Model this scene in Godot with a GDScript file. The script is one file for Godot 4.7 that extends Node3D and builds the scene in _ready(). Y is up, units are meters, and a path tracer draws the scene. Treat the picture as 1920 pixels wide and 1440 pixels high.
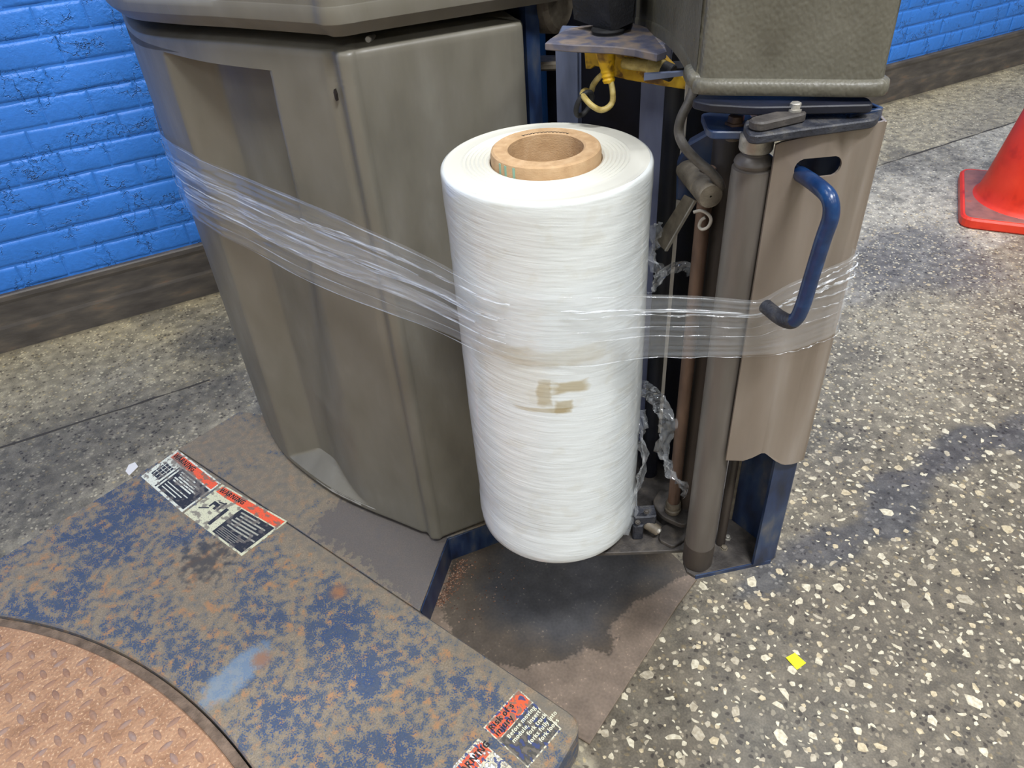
extends Node3D

var M := {}
var rng := RandomNumberGenerator.new()

# ---------------------------------------------------------------- naming
func tag(o: Node, label := "", category := "", group := "", kind := "") -> Node:
	if label: o.set_meta("label", label)
	if category: o.set_meta("category", category)
	if group: o.set_meta("group", group)
	if kind: o.set_meta("kind", kind)
	return o

func numbered(called: String, parent: Node) -> String:
	if not parent.has_node(NodePath(called)): return called
	var k := 1
	while parent.has_node(NodePath("%s_%03d" % [called, k])): k += 1
	return "%s_%03d" % [called, k]

func thing(called: String, base: Vector3, label: String, category: String, group := "") -> Node3D:
	var o := Node3D.new()
	o.name = numbered(called, self)
	o.position = base
	add_child(o, true)
	tag(o, label, category, group)
	return o

# meshes are measured in the room's axes; a part is shifted back by its thing's own place
func part(called: String, mesh: Variant, mat: Material, parent: Node = self, label := "") -> MeshInstance3D:
	var m := MeshInstance3D.new()
	m.name = numbered(called, parent)
	if mesh is SurfaceTool:
		mesh.generate_normals()
		m.mesh = mesh.commit()
	else:
		m.mesh = mesh
	for k in m.mesh.get_surface_count():
		if m.mesh is ArrayMesh: m.mesh.surface_set_material(k, mat)
	if not m.mesh is ArrayMesh: m.material_override = mat
	if parent != self and parent.get_parent() == self: m.position = -parent.position
	parent.add_child(m, true)
	if label: m.set_meta("label", label)
	return m

# ---------------------------------------------------------------- materials
func c8(r: float, g: float, b: float, a := 1.0) -> Color:
	return Color(r / 255.0, g / 255.0, b / 255.0, a)

func noise(seed_: int, freq: float, octaves := 4, kind := FastNoiseLite.TYPE_SIMPLEX_SMOOTH) -> FastNoiseLite:
	var n := FastNoiseLite.new()
	n.seed = seed_
	n.noise_type = kind
	n.frequency = freq
	n.fractal_type = FastNoiseLite.FRACTAL_FBM
	n.fractal_octaves = octaves
	return n

func grad(stops: Array) -> Gradient:
	var g := Gradient.new()
	var o := PackedFloat32Array()
	var c := PackedColorArray()
	for s in stops:
		o.append(s[0]); c.append(s[1])
	g.offsets = o
	g.colors = c
	return g

func ramp(n: FastNoiseLite, stops: Array, size := 512) -> NoiseTexture2D:
	var t := NoiseTexture2D.new()
	t.width = size; t.height = size
	t.seamless = true
	t.noise = n
	t.color_ramp = grad(stops)
	return t

func grey(n: FastNoiseLite, size := 512) -> NoiseTexture2D:
	return ramp(n, [[0.0, Color.BLACK], [1.0, Color.WHITE]], size)

func plain(col: Color, rough := 0.6, metal := 0.0) -> StandardMaterial3D:
	var m := StandardMaterial3D.new()
	m.albedo_color = col
	m.roughness = rough
	m.metallic = metal
	return m

# a worn surface: a mottled ramp of colours in world axes, fine relief and a grimy second layer
func worn(seed_: int, stops: Array, scale_: float, rough := 0.6, metal := 0.0, relief := 0.03, tall := 1.0) -> StandardMaterial3D:
	var m := StandardMaterial3D.new()
	m.albedo_texture = ramp(noise(seed_, 0.012, 5), stops)
	m.uv1_triplanar = true
	m.uv1_world_triplanar = true
	m.uv1_scale = Vector3(1.0, 1.0 / tall, 1.0) * scale_
	m.roughness = rough
	m.metallic = metal
	if relief > 0.0:
		m.heightmap_enabled = true
		m.heightmap_texture = M.fine_height
		m.heightmap_scale = relief
	return m

func film_material(alpha: float, rough: float) -> StandardMaterial3D:
	var m := StandardMaterial3D.new()
	m.albedo_color = Color(0.93, 0.95, 0.97, alpha)
	m.transparency = BaseMaterial3D.TRANSPARENCY_ALPHA
	m.roughness = rough
	m.cull_mode = BaseMaterial3D.CULL_DISABLED
	return m

# ---------------------------------------------------------------- shapes
func begin() -> SurfaceTool:
	var s := SurfaceTool.new()
	s.begin(Mesh.PRIMITIVE_TRIANGLES)
	s.set_smooth_group(-1)
	return s

func tri(s: SurfaceTool, a: Vector3, b: Vector3, c: Vector3, out: Vector3) -> void:
	if (b - a).cross(c - a).dot(out) > 0.0:
		var t := b
		b = c
		c = t
	s.add_vertex(a); s.add_vertex(b); s.add_vertex(c)

func quad(s: SurfaceTool, a: Vector3, b: Vector3, c: Vector3, d: Vector3, out: Vector3) -> void:
	tri(s, a, b, c, out)
	tri(s, a, c, d, out)

func inset(poly: PackedVector2Array, d: float) -> PackedVector2Array:
	var r := PackedVector2Array()
	var n := poly.size()
	var area := 0.0
	for i in n: area += poly[i].cross(poly[(i + 1) % n])
	var sg := 1.0 if area > 0.0 else -1.0
	for i in n:
		var e0 := (poly[i] - poly[(i + n - 1) % n]).normalized()
		var e1 := (poly[(i + 1) % n] - poly[i]).normalized()
		var n0 := Vector2(-e0.y, e0.x) * sg
		var n1 := Vector2(-e1.y, e1.x) * sg
		var m := n0 + n1
		m = m / maxf(m.length_squared(), 0.3) * 2.0
		r.append(poly[i] + m * d)
	return r

# a flat outline (local x, y) pushed out along local z from d0 to d1, both rims chamfered
func extrude(s: SurfaceTool, poly: PackedVector2Array, T: Transform3D, d0: float, d1: float, bev := 0.0) -> void:
	var idx := Geometry2D.triangulate_polygon(poly)
	var inn := inset(poly, bev) if bev > 0.0 else poly
	var n := poly.size()
	var area := 0.0
	for i in n: area += poly[i].cross(poly[(i + 1) % n])
	var sg := 1.0 if area > 0.0 else -1.0
	var zz := T.basis.z
	for i in range(0, idx.size(), 3):
		for e in [[d1, zz], [d0, -zz]]:
			tri(s, T * Vector3(inn[idx[i]].x, inn[idx[i]].y, e[0]), T * Vector3(inn[idx[i + 1]].x, inn[idx[i + 1]].y, e[0]), T * Vector3(inn[idx[i + 2]].x, inn[idx[i + 2]].y, e[0]), e[1])
	for i in n:
		var j := (i + 1) % n
		var e := poly[j] - poly[i]
		var on := T.basis * Vector3(e.y * sg, -e.x * sg, 0.0)
		quad(s, T * Vector3(poly[i].x, poly[i].y, d0 + bev), T * Vector3(poly[j].x, poly[j].y, d0 + bev), T * Vector3(poly[j].x, poly[j].y, d1 - bev), T * Vector3(poly[i].x, poly[i].y, d1 - bev), on)
		if bev > 0.0:
			quad(s, T * Vector3(poly[i].x, poly[i].y, d1 - bev), T * Vector3(poly[j].x, poly[j].y, d1 - bev), T * Vector3(inn[j].x, inn[j].y, d1), T * Vector3(inn[i].x, inn[i].y, d1), on.normalized() + zz)
			quad(s, T * Vector3(poly[i].x, poly[i].y, d0 + bev), T * Vector3(poly[j].x, poly[j].y, d0 + bev), T * Vector3(inn[j].x, inn[j].y, d0), T * Vector3(inn[i].x, inn[i].y, d0), on.normalized() - zz)

# an upright prism over a plan outline of (x, z)
func prism(s: SurfaceTool, plan: PackedVector2Array, y0: float, y1: float, bev := 0.0) -> void:
	extrude(s, plan, Transform3D(Basis(Vector3.RIGHT, Vector3.BACK, Vector3.UP), Vector3.ZERO), y0, y1, bev)

func rounded(poly: PackedVector2Array, r: float, steps := 4) -> PackedVector2Array:
	var o := PackedVector2Array()
	var n := poly.size()
	for i in n:
		var a := poly[(i + n - 1) % n]
		var b := poly[i]
		var c := poly[(i + 1) % n]
		var k := minf(r, minf(a.distance_to(b), b.distance_to(c)) * 0.45)
		var p := b + (a - b).normalized() * k
		var q := b + (c - b).normalized() * k
		for t in steps + 1:
			var u := float(t) / steps
			o.append(p.lerp(b, u).lerp(b.lerp(q, u), u))
	return o

func box(s: SurfaceTool, centre: Vector3, basis_: Basis, size: Vector3, bev := 0.002) -> void:
	var h := size * 0.5
	extrude(s, PackedVector2Array([Vector2(-h.x, -h.y), Vector2(h.x, -h.y), Vector2(h.x, h.y), Vector2(-h.x, h.y)]), Transform3D(basis_, centre), -h.z, h.z, bev)

func frame_along(axis: Vector3) -> Basis:
	var z := axis.normalized()
	var x := (Vector3.UP if absf(z.y) < 0.9 else Vector3.RIGHT).cross(z).normalized()
	return Basis(x, z.cross(x), z)

# a turned body about an axis: profile of Vector2(distance along the axis, radius)
func lathe(s: SurfaceTool, o: Vector3, axis: Vector3, prof: Array, seg := 24, uv := false) -> void:
	var B := frame_along(axis)
	var group := 1
	for k in prof.size() - 1:
		var p: Vector2 = prof[k]
		var q: Vector2 = prof[k + 1]
		if k > 0:
			var d0: Vector2 = (p - prof[k - 1]).normalized()
			if d0.dot((q - p).normalized()) < 0.8: group += 1
		s.set_smooth_group(group)
		var nn := Vector2(-(q.y - p.y), q.x - p.x)  # along, outward
		for i in seg:
			var a0 := TAU * i / seg
			var a1 := TAU * (i + 1) / seg
			var r0 := B.x * cos(a0) + B.y * sin(a0)
			var r1 := B.x * cos(a1) + B.y * sin(a1)
			var rm := (r0 + r1).normalized()
			var out := B.z * nn.x + rm * nn.y
			var A := o + B.z * p.x + r0 * p.y
			var Bv := o + B.z * p.x + r1 * p.y
			var Cv := o + B.z * q.x + r1 * q.y
			var D := o + B.z * q.x + r0 * q.y
			if p.y > 1e-5: tri(s, A, Bv, Cv, out)
			if q.y > 1e-5: tri(s, A, Cv, D, out)
	s.set_smooth_group(-1)

func cyl(s: SurfaceTool, a: Vector3, b: Vector3, r: float, bev := 0.0015, seg := 24) -> void:
	var L := a.distance_to(b)
	lathe(s, a, b - a, [Vector2(0, 0), Vector2(0, r - bev), Vector2(bev, r), Vector2(L - bev, r), Vector2(L, r - bev), Vector2(L, 0)], seg)

func smooth_path(p: PackedVector3Array, steps := 6) -> PackedVector3Array:
	var o := PackedVector3Array()
	var n := p.size()
	for i in n - 1:
		for k in steps:
			o.append(p[i].cubic_interpolate(p[i + 1], p[maxi(i - 1, 0)], p[mini(i + 2, n - 1)], float(k) / steps))
	o.append(p[n - 1])
	return o

func tube(s: SurfaceTool, p: PackedVector3Array, r: float, seg := 12) -> void:
	var rings := []
	var up := frame_along(p[1] - p[0]).x
	for i in p.size():
		var t := (p[mini(i + 1, p.size() - 1)] - p[maxi(i - 1, 0)]).normalized()
		up = (up - t * up.dot(t)).normalized()
		var side := t.cross(up)
		var ring := PackedVector3Array()
		for k in seg: ring.append(p[i] + (up * cos(TAU * k / seg) + side * sin(TAU * k / seg)) * r)
		rings.append(ring)
	s.set_smooth_group(1)
	for i in p.size() - 1:
		for k in seg:
			var j := (k + 1) % seg
			var out: Vector3 = rings[i][k] + rings[i][j] - p[i] * 2.0
			quad(s, rings[i][k], rings[i][j], rings[i + 1][j], rings[i + 1][k], out)
	s.set_smooth_group(-1)
	for k in seg:
		var j := (k + 1) % seg
		tri(s, p[0], rings[0][k], rings[0][j], p[0] - p[1])
		var e := p.size() - 1
		tri(s, p[e], rings[e][k], rings[e][j], p[e] - p[e - 1])

# a grid of points (rows of equal length) as one smooth skin
func skin(s: SurfaceTool, rows: Array, outward: Callable, group := 1, uvs: Array = []) -> void:
	s.set_smooth_group(group)
	for i in rows.size() - 1:
		var a: PackedVector3Array = rows[i]
		var b: PackedVector3Array = rows[i + 1]
		for k in a.size() - 1:
			var out: Vector3 = outward.call(a[k], i, k)
			quad(s, a[k], a[k + 1], b[k + 1], b[k], out)
	s.set_smooth_group(-1)

func lookup(st: Array, x: float) -> float:
	if x <= st[0][0]: return st[0][1]
	for i in st.size() - 1:
		if x <= st[i + 1][0]:
			return lerpf(st[i][1], st[i + 1][1], (x - st[i][0]) / (st[i + 1][0] - st[i][0]))
	return st[st.size() - 1][1]

func in_poly(p: Vector2, poly: PackedVector2Array) -> bool:
	return Geometry2D.is_point_in_polygon(p, poly)

# signed distance to an outline, negative inside
func outline_distance(p: Vector2, poly: PackedVector2Array) -> float:
	var d := 1e9
	for i in poly.size():
		d = minf(d, p.distance_to(Geometry2D.get_closest_point_to_segment(p, poly[i], poly[(i + 1) % poly.size()])))
	return -d if in_poly(p, poly) else d

# ================================================================ the scene
func _ready() -> void:
	rng.seed = 7
	var cam := Camera3D.new()
	cam.name = "camera"
	cam.transform = Transform3D(Basis(Vector3(0.88419, -0.06166, 0.46304), Vector3(0.32862, 0.78659, -0.52277), Vector3(-0.33199, 0.61439, 0.71576)).orthonormalized(), Vector3(0, 1.15, 0))
	cam.fov = 54.6
	cam.near = 0.02
	cam.far = 60.0
	add_child(cam)
	cam.current = true
	var we := WorldEnvironment.new()
	we.name = "world_environment"
	var env := Environment.new()
	env.background_mode = Environment.BG_COLOR
	env.background_color = Color(0.02, 0.02, 0.02)
	env.tonemap_mode = Environment.TONE_MAPPER_LINEAR
	env.tonemap_exposure = 0.72
	env.sdfgi_enabled = true
	env.ssao_enabled = true
	env.ssil_enabled = true
	we.environment = env
	add_child(we)
	make_materials()
	lamps()
	room()
	bricks()
	wrapper_machine()
	turntable()
	carriage()
	film_roll()
	stretch_film()
	traffic_cone()
	litter()

func lamps() -> void:
	# rows of surface-mounted LED panels; the row just before the machine throws the shadow of the roll
	var spots := [[Vector3(0.15, 4.2, 1.25), "nearest the wrapping machine"], [Vector3(-2.6, 4.2, 1.25), "in the front row, by the side wall"], [Vector3(2.9, 4.2, 1.25), "in the front row, above the traffic cone"],
		[Vector3(0.15, 4.2, 4.0), "in the back row, middle of three"], [Vector3(-2.6, 4.2, 4.0), "in the back row, by the side wall"], [Vector3(2.9, 4.2, 4.0), "in the back row, far corner"], [Vector3(-1.4, 4.2, -1.1), "close to the blue brick wall"], [Vector3(1.9, 4.2, -1.1), "close to the blue wall behind the machine"]]
	for sp in spots:
		var p: Vector3 = sp[0]
		var t := thing("ceiling_light", p, "flat white LED panel lamp on the ceiling " + sp[1], "lamp", "ceiling lamps")
		var s := begin()
		box(s, p + Vector3(0, 0.02, 0), Basis(), Vector3(1.24, 0.06, 0.44), 0.005)
		part("housing", s, M.white_paint, t)
		s = begin()
		box(s, p + Vector3(0, -0.014, 0), Basis(), Vector3(1.2, 0.008, 0.4), 0.001)
		part("diffuser", s, M.lamp_face, t)
		var main := absf(p.x - 0.15) < 0.1 and p.z < 2.0
		var l := AreaLight3D.new()
		l.name = "light"
		l.area_size = Vector2(1.2, 0.4)
		l.light_color = c8(250, 252, 255)
		l.light_energy = 27.0 if main else (11.0 if p.x > 1.5 and p.z < 2.0 else 5.5)
		l.area_range = 20.0
		l.shadow_enabled = true
		l.position = Vector3(0, -0.022, 0)
		l.rotation = Vector3(-PI / 2, 0, 0)
		t.add_child(l)

func make_materials() -> void:
	M.fine_height = grey(noise(3, 0.09, 4), 512)
	M.white_paint = plain(c8(225, 225, 220), 0.6)
	M.lamp_face = plain(c8(240, 240, 235), 0.5)
	M.lamp_face.emission_enabled = true
	M.lamp_face.emission = Color(1, 0.98, 0.94)
	M.lamp_face.emission_energy_multiplier = 2.0
	M.hall = worn(5, [[0.0, c8(170, 168, 160)], [1.0, c8(200, 198, 190)]], 0.5, 0.8, 0.0, 0.0)
	# plastic covers of the machine
	M.olive = worn(11, [[0.0, c8(104, 100, 89)], [0.35, c8(114, 110, 98)], [0.65, c8(119, 115, 104)], [1.0, c8(130, 127, 116)]], 2.4, 0.4, 0.0, 0.015, 3.0)
	M.olive_dark = worn(12, [[0.0, c8(76, 72, 61)], [0.35, c8(95, 92, 80)], [0.65, c8(101, 98, 86)], [1.0, c8(116, 113, 100)]], 4.0, 0.45, 0.0, 0.0, 2.0)
	M.olive_dark.heightmap_enabled = true
	M.olive_dark.heightmap_texture = grey(noise(13, 0.16, 2), 512)
	M.olive_dark.heightmap_scale = 0.07
	M.navy = worn(21, [[0.0, c8(20, 27, 44)], [0.4, c8(28, 46, 80)], [0.6, c8(42, 60, 90)], [0.8, c8(72, 77, 90)], [1.0, c8(102, 99, 98)]], 4.0, 0.42, 0.0, 0.01, 2.5)
	M.slate = worn(22, [[0.0, c8(78, 88, 110)], [0.5, c8(108, 118, 144)], [1.0, c8(136, 144, 166)]], 3.0, 0.45, 0.0, 0.0, 3.0)
	M.slate_lit = worn(47, [[0.0, c8(122, 128, 152)], [0.5, c8(150, 156, 182)], [1.0, c8(166, 168, 184)]], 3.0, 0.45, 0.0, 0.0, 3.0)  # slate made lighter, standing in for light on the second post
	M.shelf = worn(46, [[0.0, c8(66, 68, 84)], [0.4, c8(90, 90, 104)], [0.6, c8(116, 106, 100)], [1.0, c8(142, 124, 110)]], 6.0, 0.6, 0.0, 0.02)
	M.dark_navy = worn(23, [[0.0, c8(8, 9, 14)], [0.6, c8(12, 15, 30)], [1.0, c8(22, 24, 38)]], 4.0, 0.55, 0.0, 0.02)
	M.black_plastic = worn(24, [[0.0, c8(22, 23, 26)], [0.7, c8(34, 35, 38)], [1.0, c8(60, 60, 60)]], 6.0, 0.5, 0.0, 0.05)
	M.rubber = worn(25, [[0.0, c8(16, 16, 17)], [1.0, c8(40, 40, 42)]], 8.0, 0.7)
	M.roller = worn(26, [[0.0, c8(80, 73, 67)], [0.5, c8(92, 86, 80)], [1.0, c8(108, 102, 95)]], 6.0, 0.42, 0.0, 0.005, 8.0)
	M.roller_dark = worn(27, [[0.0, c8(46, 40, 36)], [0.6, c8(64, 56, 50)], [1.0, c8(80, 72, 64)]], 6.0, 0.5, 0.0, 0.01, 6.0)
	M.brown_tube = worn(28, [[0.0, c8(72, 54, 44)], [0.5, c8(104, 82, 68)], [1.0, c8(130, 104, 86)]], 6.0, 0.5, 0.1, 0.01, 4.0)
	M.guard = worn(29, [[0.0, c8(104, 92, 80)], [0.4, c8(124, 112, 100)], [0.65, c8(133, 122, 111)], [1.0, c8(152, 144, 136)]], 3.0, 0.34, 0.1, 0.004, 8.0)
	M.dusty_metal = worn(30, [[0.0, c8(44, 40, 38)], [0.5, c8(70, 66, 63)], [1.0, c8(108, 100, 90)]], 5.0, 0.6, 0.1)
	M.dusty_dark = worn(31, [[0.0, c8(24, 25, 32)], [0.5, c8(48, 50, 58)], [1.0, c8(96, 92, 86)]], 7.0, 0.55, 0.1, 0.06)
	M.steel = worn(32, [[0.0, c8(120, 116, 108)], [0.5, c8(176, 172, 162)], [1.0, c8(212, 208, 198)]], 8.0, 0.4, 0.5)
	M.tan_metal = worn(33, [[0.0, c8(74, 66, 56)], [0.5, c8(106, 98, 84)], [1.0, c8(134, 124, 108)]], 8.0, 0.6)
	M.yellow = worn(34, [[0.0, c8(70, 44, 18)], [0.36, c8(120, 84, 20)], [0.46, c8(214, 166, 12)], [1.0, c8(244, 200, 24)]], 6.0, 0.5)
	M.cable = worn(35, [[0.0, c8(128, 108, 56)], [0.5, c8(190, 168, 96)], [1.0, c8(216, 202, 150)]], 14.0, 0.5)
	M.hose = worn(36, [[0.0, c8(62, 58, 52)], [1.0, c8(110, 104, 95)]], 10.0, 0.55)
	M.blue_rod = worn(37, [[0.0, c8(14, 34, 66)], [0.6, c8(20, 52, 96)], [1.0, c8(40, 78, 122)]], 8.0, 0.28, 0.0, 0.01)
	M.white_strip = plain(c8(178, 172, 162), 0.6)
	M.skirting = worn(38, [[0.0, c8(64, 59, 56)], [0.4, c8(78, 73, 69)], [0.62, c8(86, 80, 74)], [0.8, c8(98, 89, 80)], [1.0, c8(116, 92, 76)]], 1.1, 0.5, 0.0, 0.03, 0.3)
	M.rust_disc = worn(39, [[0.0, c8(142, 108, 82)], [0.35, c8(168, 131, 101)], [0.6, c8(178, 141, 110)], [0.85, c8(188, 151, 118)], [1.0, c8(182, 122, 86)]], 2.2, 0.85, 0.0, 0.2)
	M.rust_disc.albedo_color = c8(238, 234, 232)
	M.rust_disc.detail_enabled = true
	M.rust_disc.detail_albedo = ramp(noise(40, 0.11, 3), [[0.0, c8(140, 96, 74, 0.9)], [0.4, c8(178, 130, 98, 0.0)], [0.58, c8(178, 130, 98, 0.0)], [0.78, c8(206, 172, 138, 0.8)], [1.0, c8(220, 188, 152, 0.9)]])
	M.rust_disc.detail_uv_layer = BaseMaterial3D.DETAIL_UV_2
	M.rust_disc.uv2_triplanar = true
	M.rust_disc.uv2_world_triplanar = true
	M.rust_disc.uv2_scale = Vector3.ONE * 3.0
	M.lug = worn(41, [[0.0, c8(132, 96, 76)], [0.5, c8(150, 116, 94)], [0.8, c8(144, 124, 116)], [1.0, c8(168, 112, 78)]], 3.0, 0.75, 0.0, 0.1)
	M.film = film_material(0.11, 0.16)
	M.fold = film_material(0.2, 0.14)
	M.fold_bright = film_material(0.34, 0.12)
	M.dust = worn(45, [[0.0, c8(84, 70, 58)], [0.5, c8(112, 95, 80)], [1.0, c8(136, 116, 98)]], 5.0, 0.9, 0.0, 0.1)
	M.scrap_film = film_material(0.13, 0.12)
	M.cardboard = worn(42, [[0.0, c8(172, 138, 100)], [0.5, c8(188, 154, 114)], [1.0, c8(200, 168, 130)]], 10.0, 0.8, 0.0, 0.03)
	M.cone = worn(43, [[0.0, c8(170, 32, 16)], [0.35, c8(226, 56, 30)], [1.0, c8(240, 70, 40)]], 1.6, 0.4, 0.0, 0.03)
	M.cone_foot = worn(44, [[0.0, c8(120, 82, 76)], [0.45, c8(142, 96, 88)], [0.75, c8(150, 100, 90)], [1.0, c8(176, 84, 64)]], 3.0, 0.6, 0.0, 0.03)
	M.yellow_paper = plain(c8(240, 242, 20), 0.6)
	M.white_paper = plain(c8(226, 224, 222), 0.6)
	M.ink = plain(c8(38, 32, 30), 0.6)
	M.pale_ink = plain(c8(226, 224, 196), 0.6)
	wall_material()
	floor_material()
	slab_material()
	plate_material()
	roll_material()

func wall_material() -> void:
	# thick glossy blue paint over old brick: lumps, and flaking along ragged cracks
	var n := 1024
	var lumps := noise(51, 0.035, 5).get_seamless_image(n, n).get_data()
	var patch := noise(52, 0.006, 2).get_seamless_image(n, n).get_data()
	var crack := noise(53, 0.014, 5).get_seamless_image(n, n).get_data()
	var fine := noise(54, 0.11, 3).get_seamless_image(n, n).get_data()
	var hi := PackedByteArray()
	var col := PackedByteArray()
	hi.resize(n * n)
	col.resize(n * n * 3)
	for i in n * n:
		var p := patch[i] / 255.0
		var k := absf(crack[i] - 128.0) / (3.0 + 5.0 * p)
		var h := 0.55 + (lumps[i] - 128.0) / 128.0 * (0.03 + 0.16 * clampf((p - 0.4) * 3.0, 0.0, 1.0)) + (fine[i] - 128.0) / 128.0 * (0.01 + 0.05 * p)
		var dark := 0.0
		if p > 0.5 and k < 1.0:
			var q := (1.0 - k) * clampf((p - 0.5) * 7.0, 0.0, 1.0)
			h -= 0.5 * q
			dark = clampf(q * 1.6 - 0.5, 0.0, 1.0) * clampf((fine[i] - 100.0) / 60.0, 0.0, 1.0)
		elif p > 0.5 and k < 2.2:
			h += 0.1 * clampf((p - 0.5) * 7.0, 0.0, 1.0)
		hi[i] = int(clampf(h, 0.0, 1.0) * 255.0)
		var v := 0.93 + 0.07 * lumps[i] / 255.0
		col[i * 3] = int(lerpf(56.0 * v, 56.0, dark))
		col[i * 3 + 1] = int(lerpf(130.0 * v, 70.0, dark))
		col[i * 3 + 2] = int(lerpf(224.0 * v, 100.0, dark))
	var m := StandardMaterial3D.new()
	m.albedo_texture = ImageTexture.create_from_image(Image.create_from_data(n, n, false, Image.FORMAT_RGB8, col))
	m.heightmap_enabled = true
	m.heightmap_texture = ImageTexture.create_from_image(Image.create_from_data(n, n, false, Image.FORMAT_L8, hi))
	m.heightmap_scale = 0.7
	m.uv1_triplanar = true
	m.uv1_world_triplanar = true
	m.uv1_scale = Vector3.ONE * 1.35
	m.roughness = 0.42
	M.blue_paint = m

func floor_material() -> void:
	# ground concrete with small stone in it; the large chips are laid as geometry
	var n := 1024
	var a := FastNoiseLite.new()
	a.seed = 61
	a.noise_type = FastNoiseLite.TYPE_CELLULAR
	a.frequency = 0.1
	a.cellular_return_type = FastNoiseLite.RETURN_CELL_VALUE
	a.fractal_type = FastNoiseLite.FRACTAL_NONE
	var cells := a.get_seamless_image(n, n, false, false, 0.05).get_data()
	a.cellular_return_type = FastNoiseLite.RETURN_DISTANCE2_SUB
	var edge := a.get_seamless_image(n, n, false, false, 0.05).get_data()
	var mid := noise(62, 0.02, 5).get_seamless_image(n, n).get_data()
	var fine := noise(63, 0.2, 2).get_seamless_image(n, n).get_data()
	var col := PackedByteArray()
	col.resize(n * n * 3)
	for i in n * n:
		var v := 0.74 + (mid[i] - 128.0) / 255.0 * 0.34 + (fine[i] - 128.0) / 255.0 * 0.22
		var r := 232.0 * v
		var g := 226.0 * v
		var b := 210.0 * v
		if edge[i] > 70 + fine[i] / 8:
			var t := cells[i]
			if t > 178:
				var w := 0.8 + (t - 178) / 77.0 * 0.2
				r = 250.0 * w; g = 244.0 * w; b = 224.0 * w
			elif t > 150:
				r *= 1.2; g *= 1.16; b *= 1.05
			elif t < 40:
				r *= 0.66; g *= 0.64; b *= 0.64
		col[i * 3] = int(clampf(r, 0, 255)); col[i * 3 + 1] = int(clampf(g, 0, 255)); col[i * 3 + 2] = int(clampf(b, 0, 255))
	var m := StandardMaterial3D.new()
	m.albedo_texture = ImageTexture.create_from_image(Image.create_from_data(n, n, false, Image.FORMAT_RGB8, col))
	m.vertex_color_use_as_albedo = true
	m.uv1_triplanar = true
	m.uv1_world_triplanar = true
	m.uv1_scale = Vector3.ONE * 1.1
	m.roughness = 0.55
	m.heightmap_enabled = true
	m.heightmap_texture = M.fine_height
	m.heightmap_scale = 0.08
	M.floor = m
	M.stone = StandardMaterial3D.new()
	M.stone.albedo_texture = ramp(noise(64, 0.05, 4), [[0.0, c8(176, 166, 142)], [0.5, c8(212, 204, 180)], [1.0, c8(236, 230, 208)]], 256)
	M.stone.uv1_triplanar = true
	M.stone.uv1_world_triplanar = true
	M.stone.uv1_scale = Vector3.ONE * 9.0
	M.stone.roughness = 0.5
	M.stone.albedo_color = c8(240, 238, 234)
	M.stone_grey = M.stone.duplicate()
	M.stone_grey.albedo_color = c8(205, 200, 196)
	M.stone_tan = M.stone.duplicate()
	M.stone_tan.albedo_color = c8(226, 216, 200)

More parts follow.
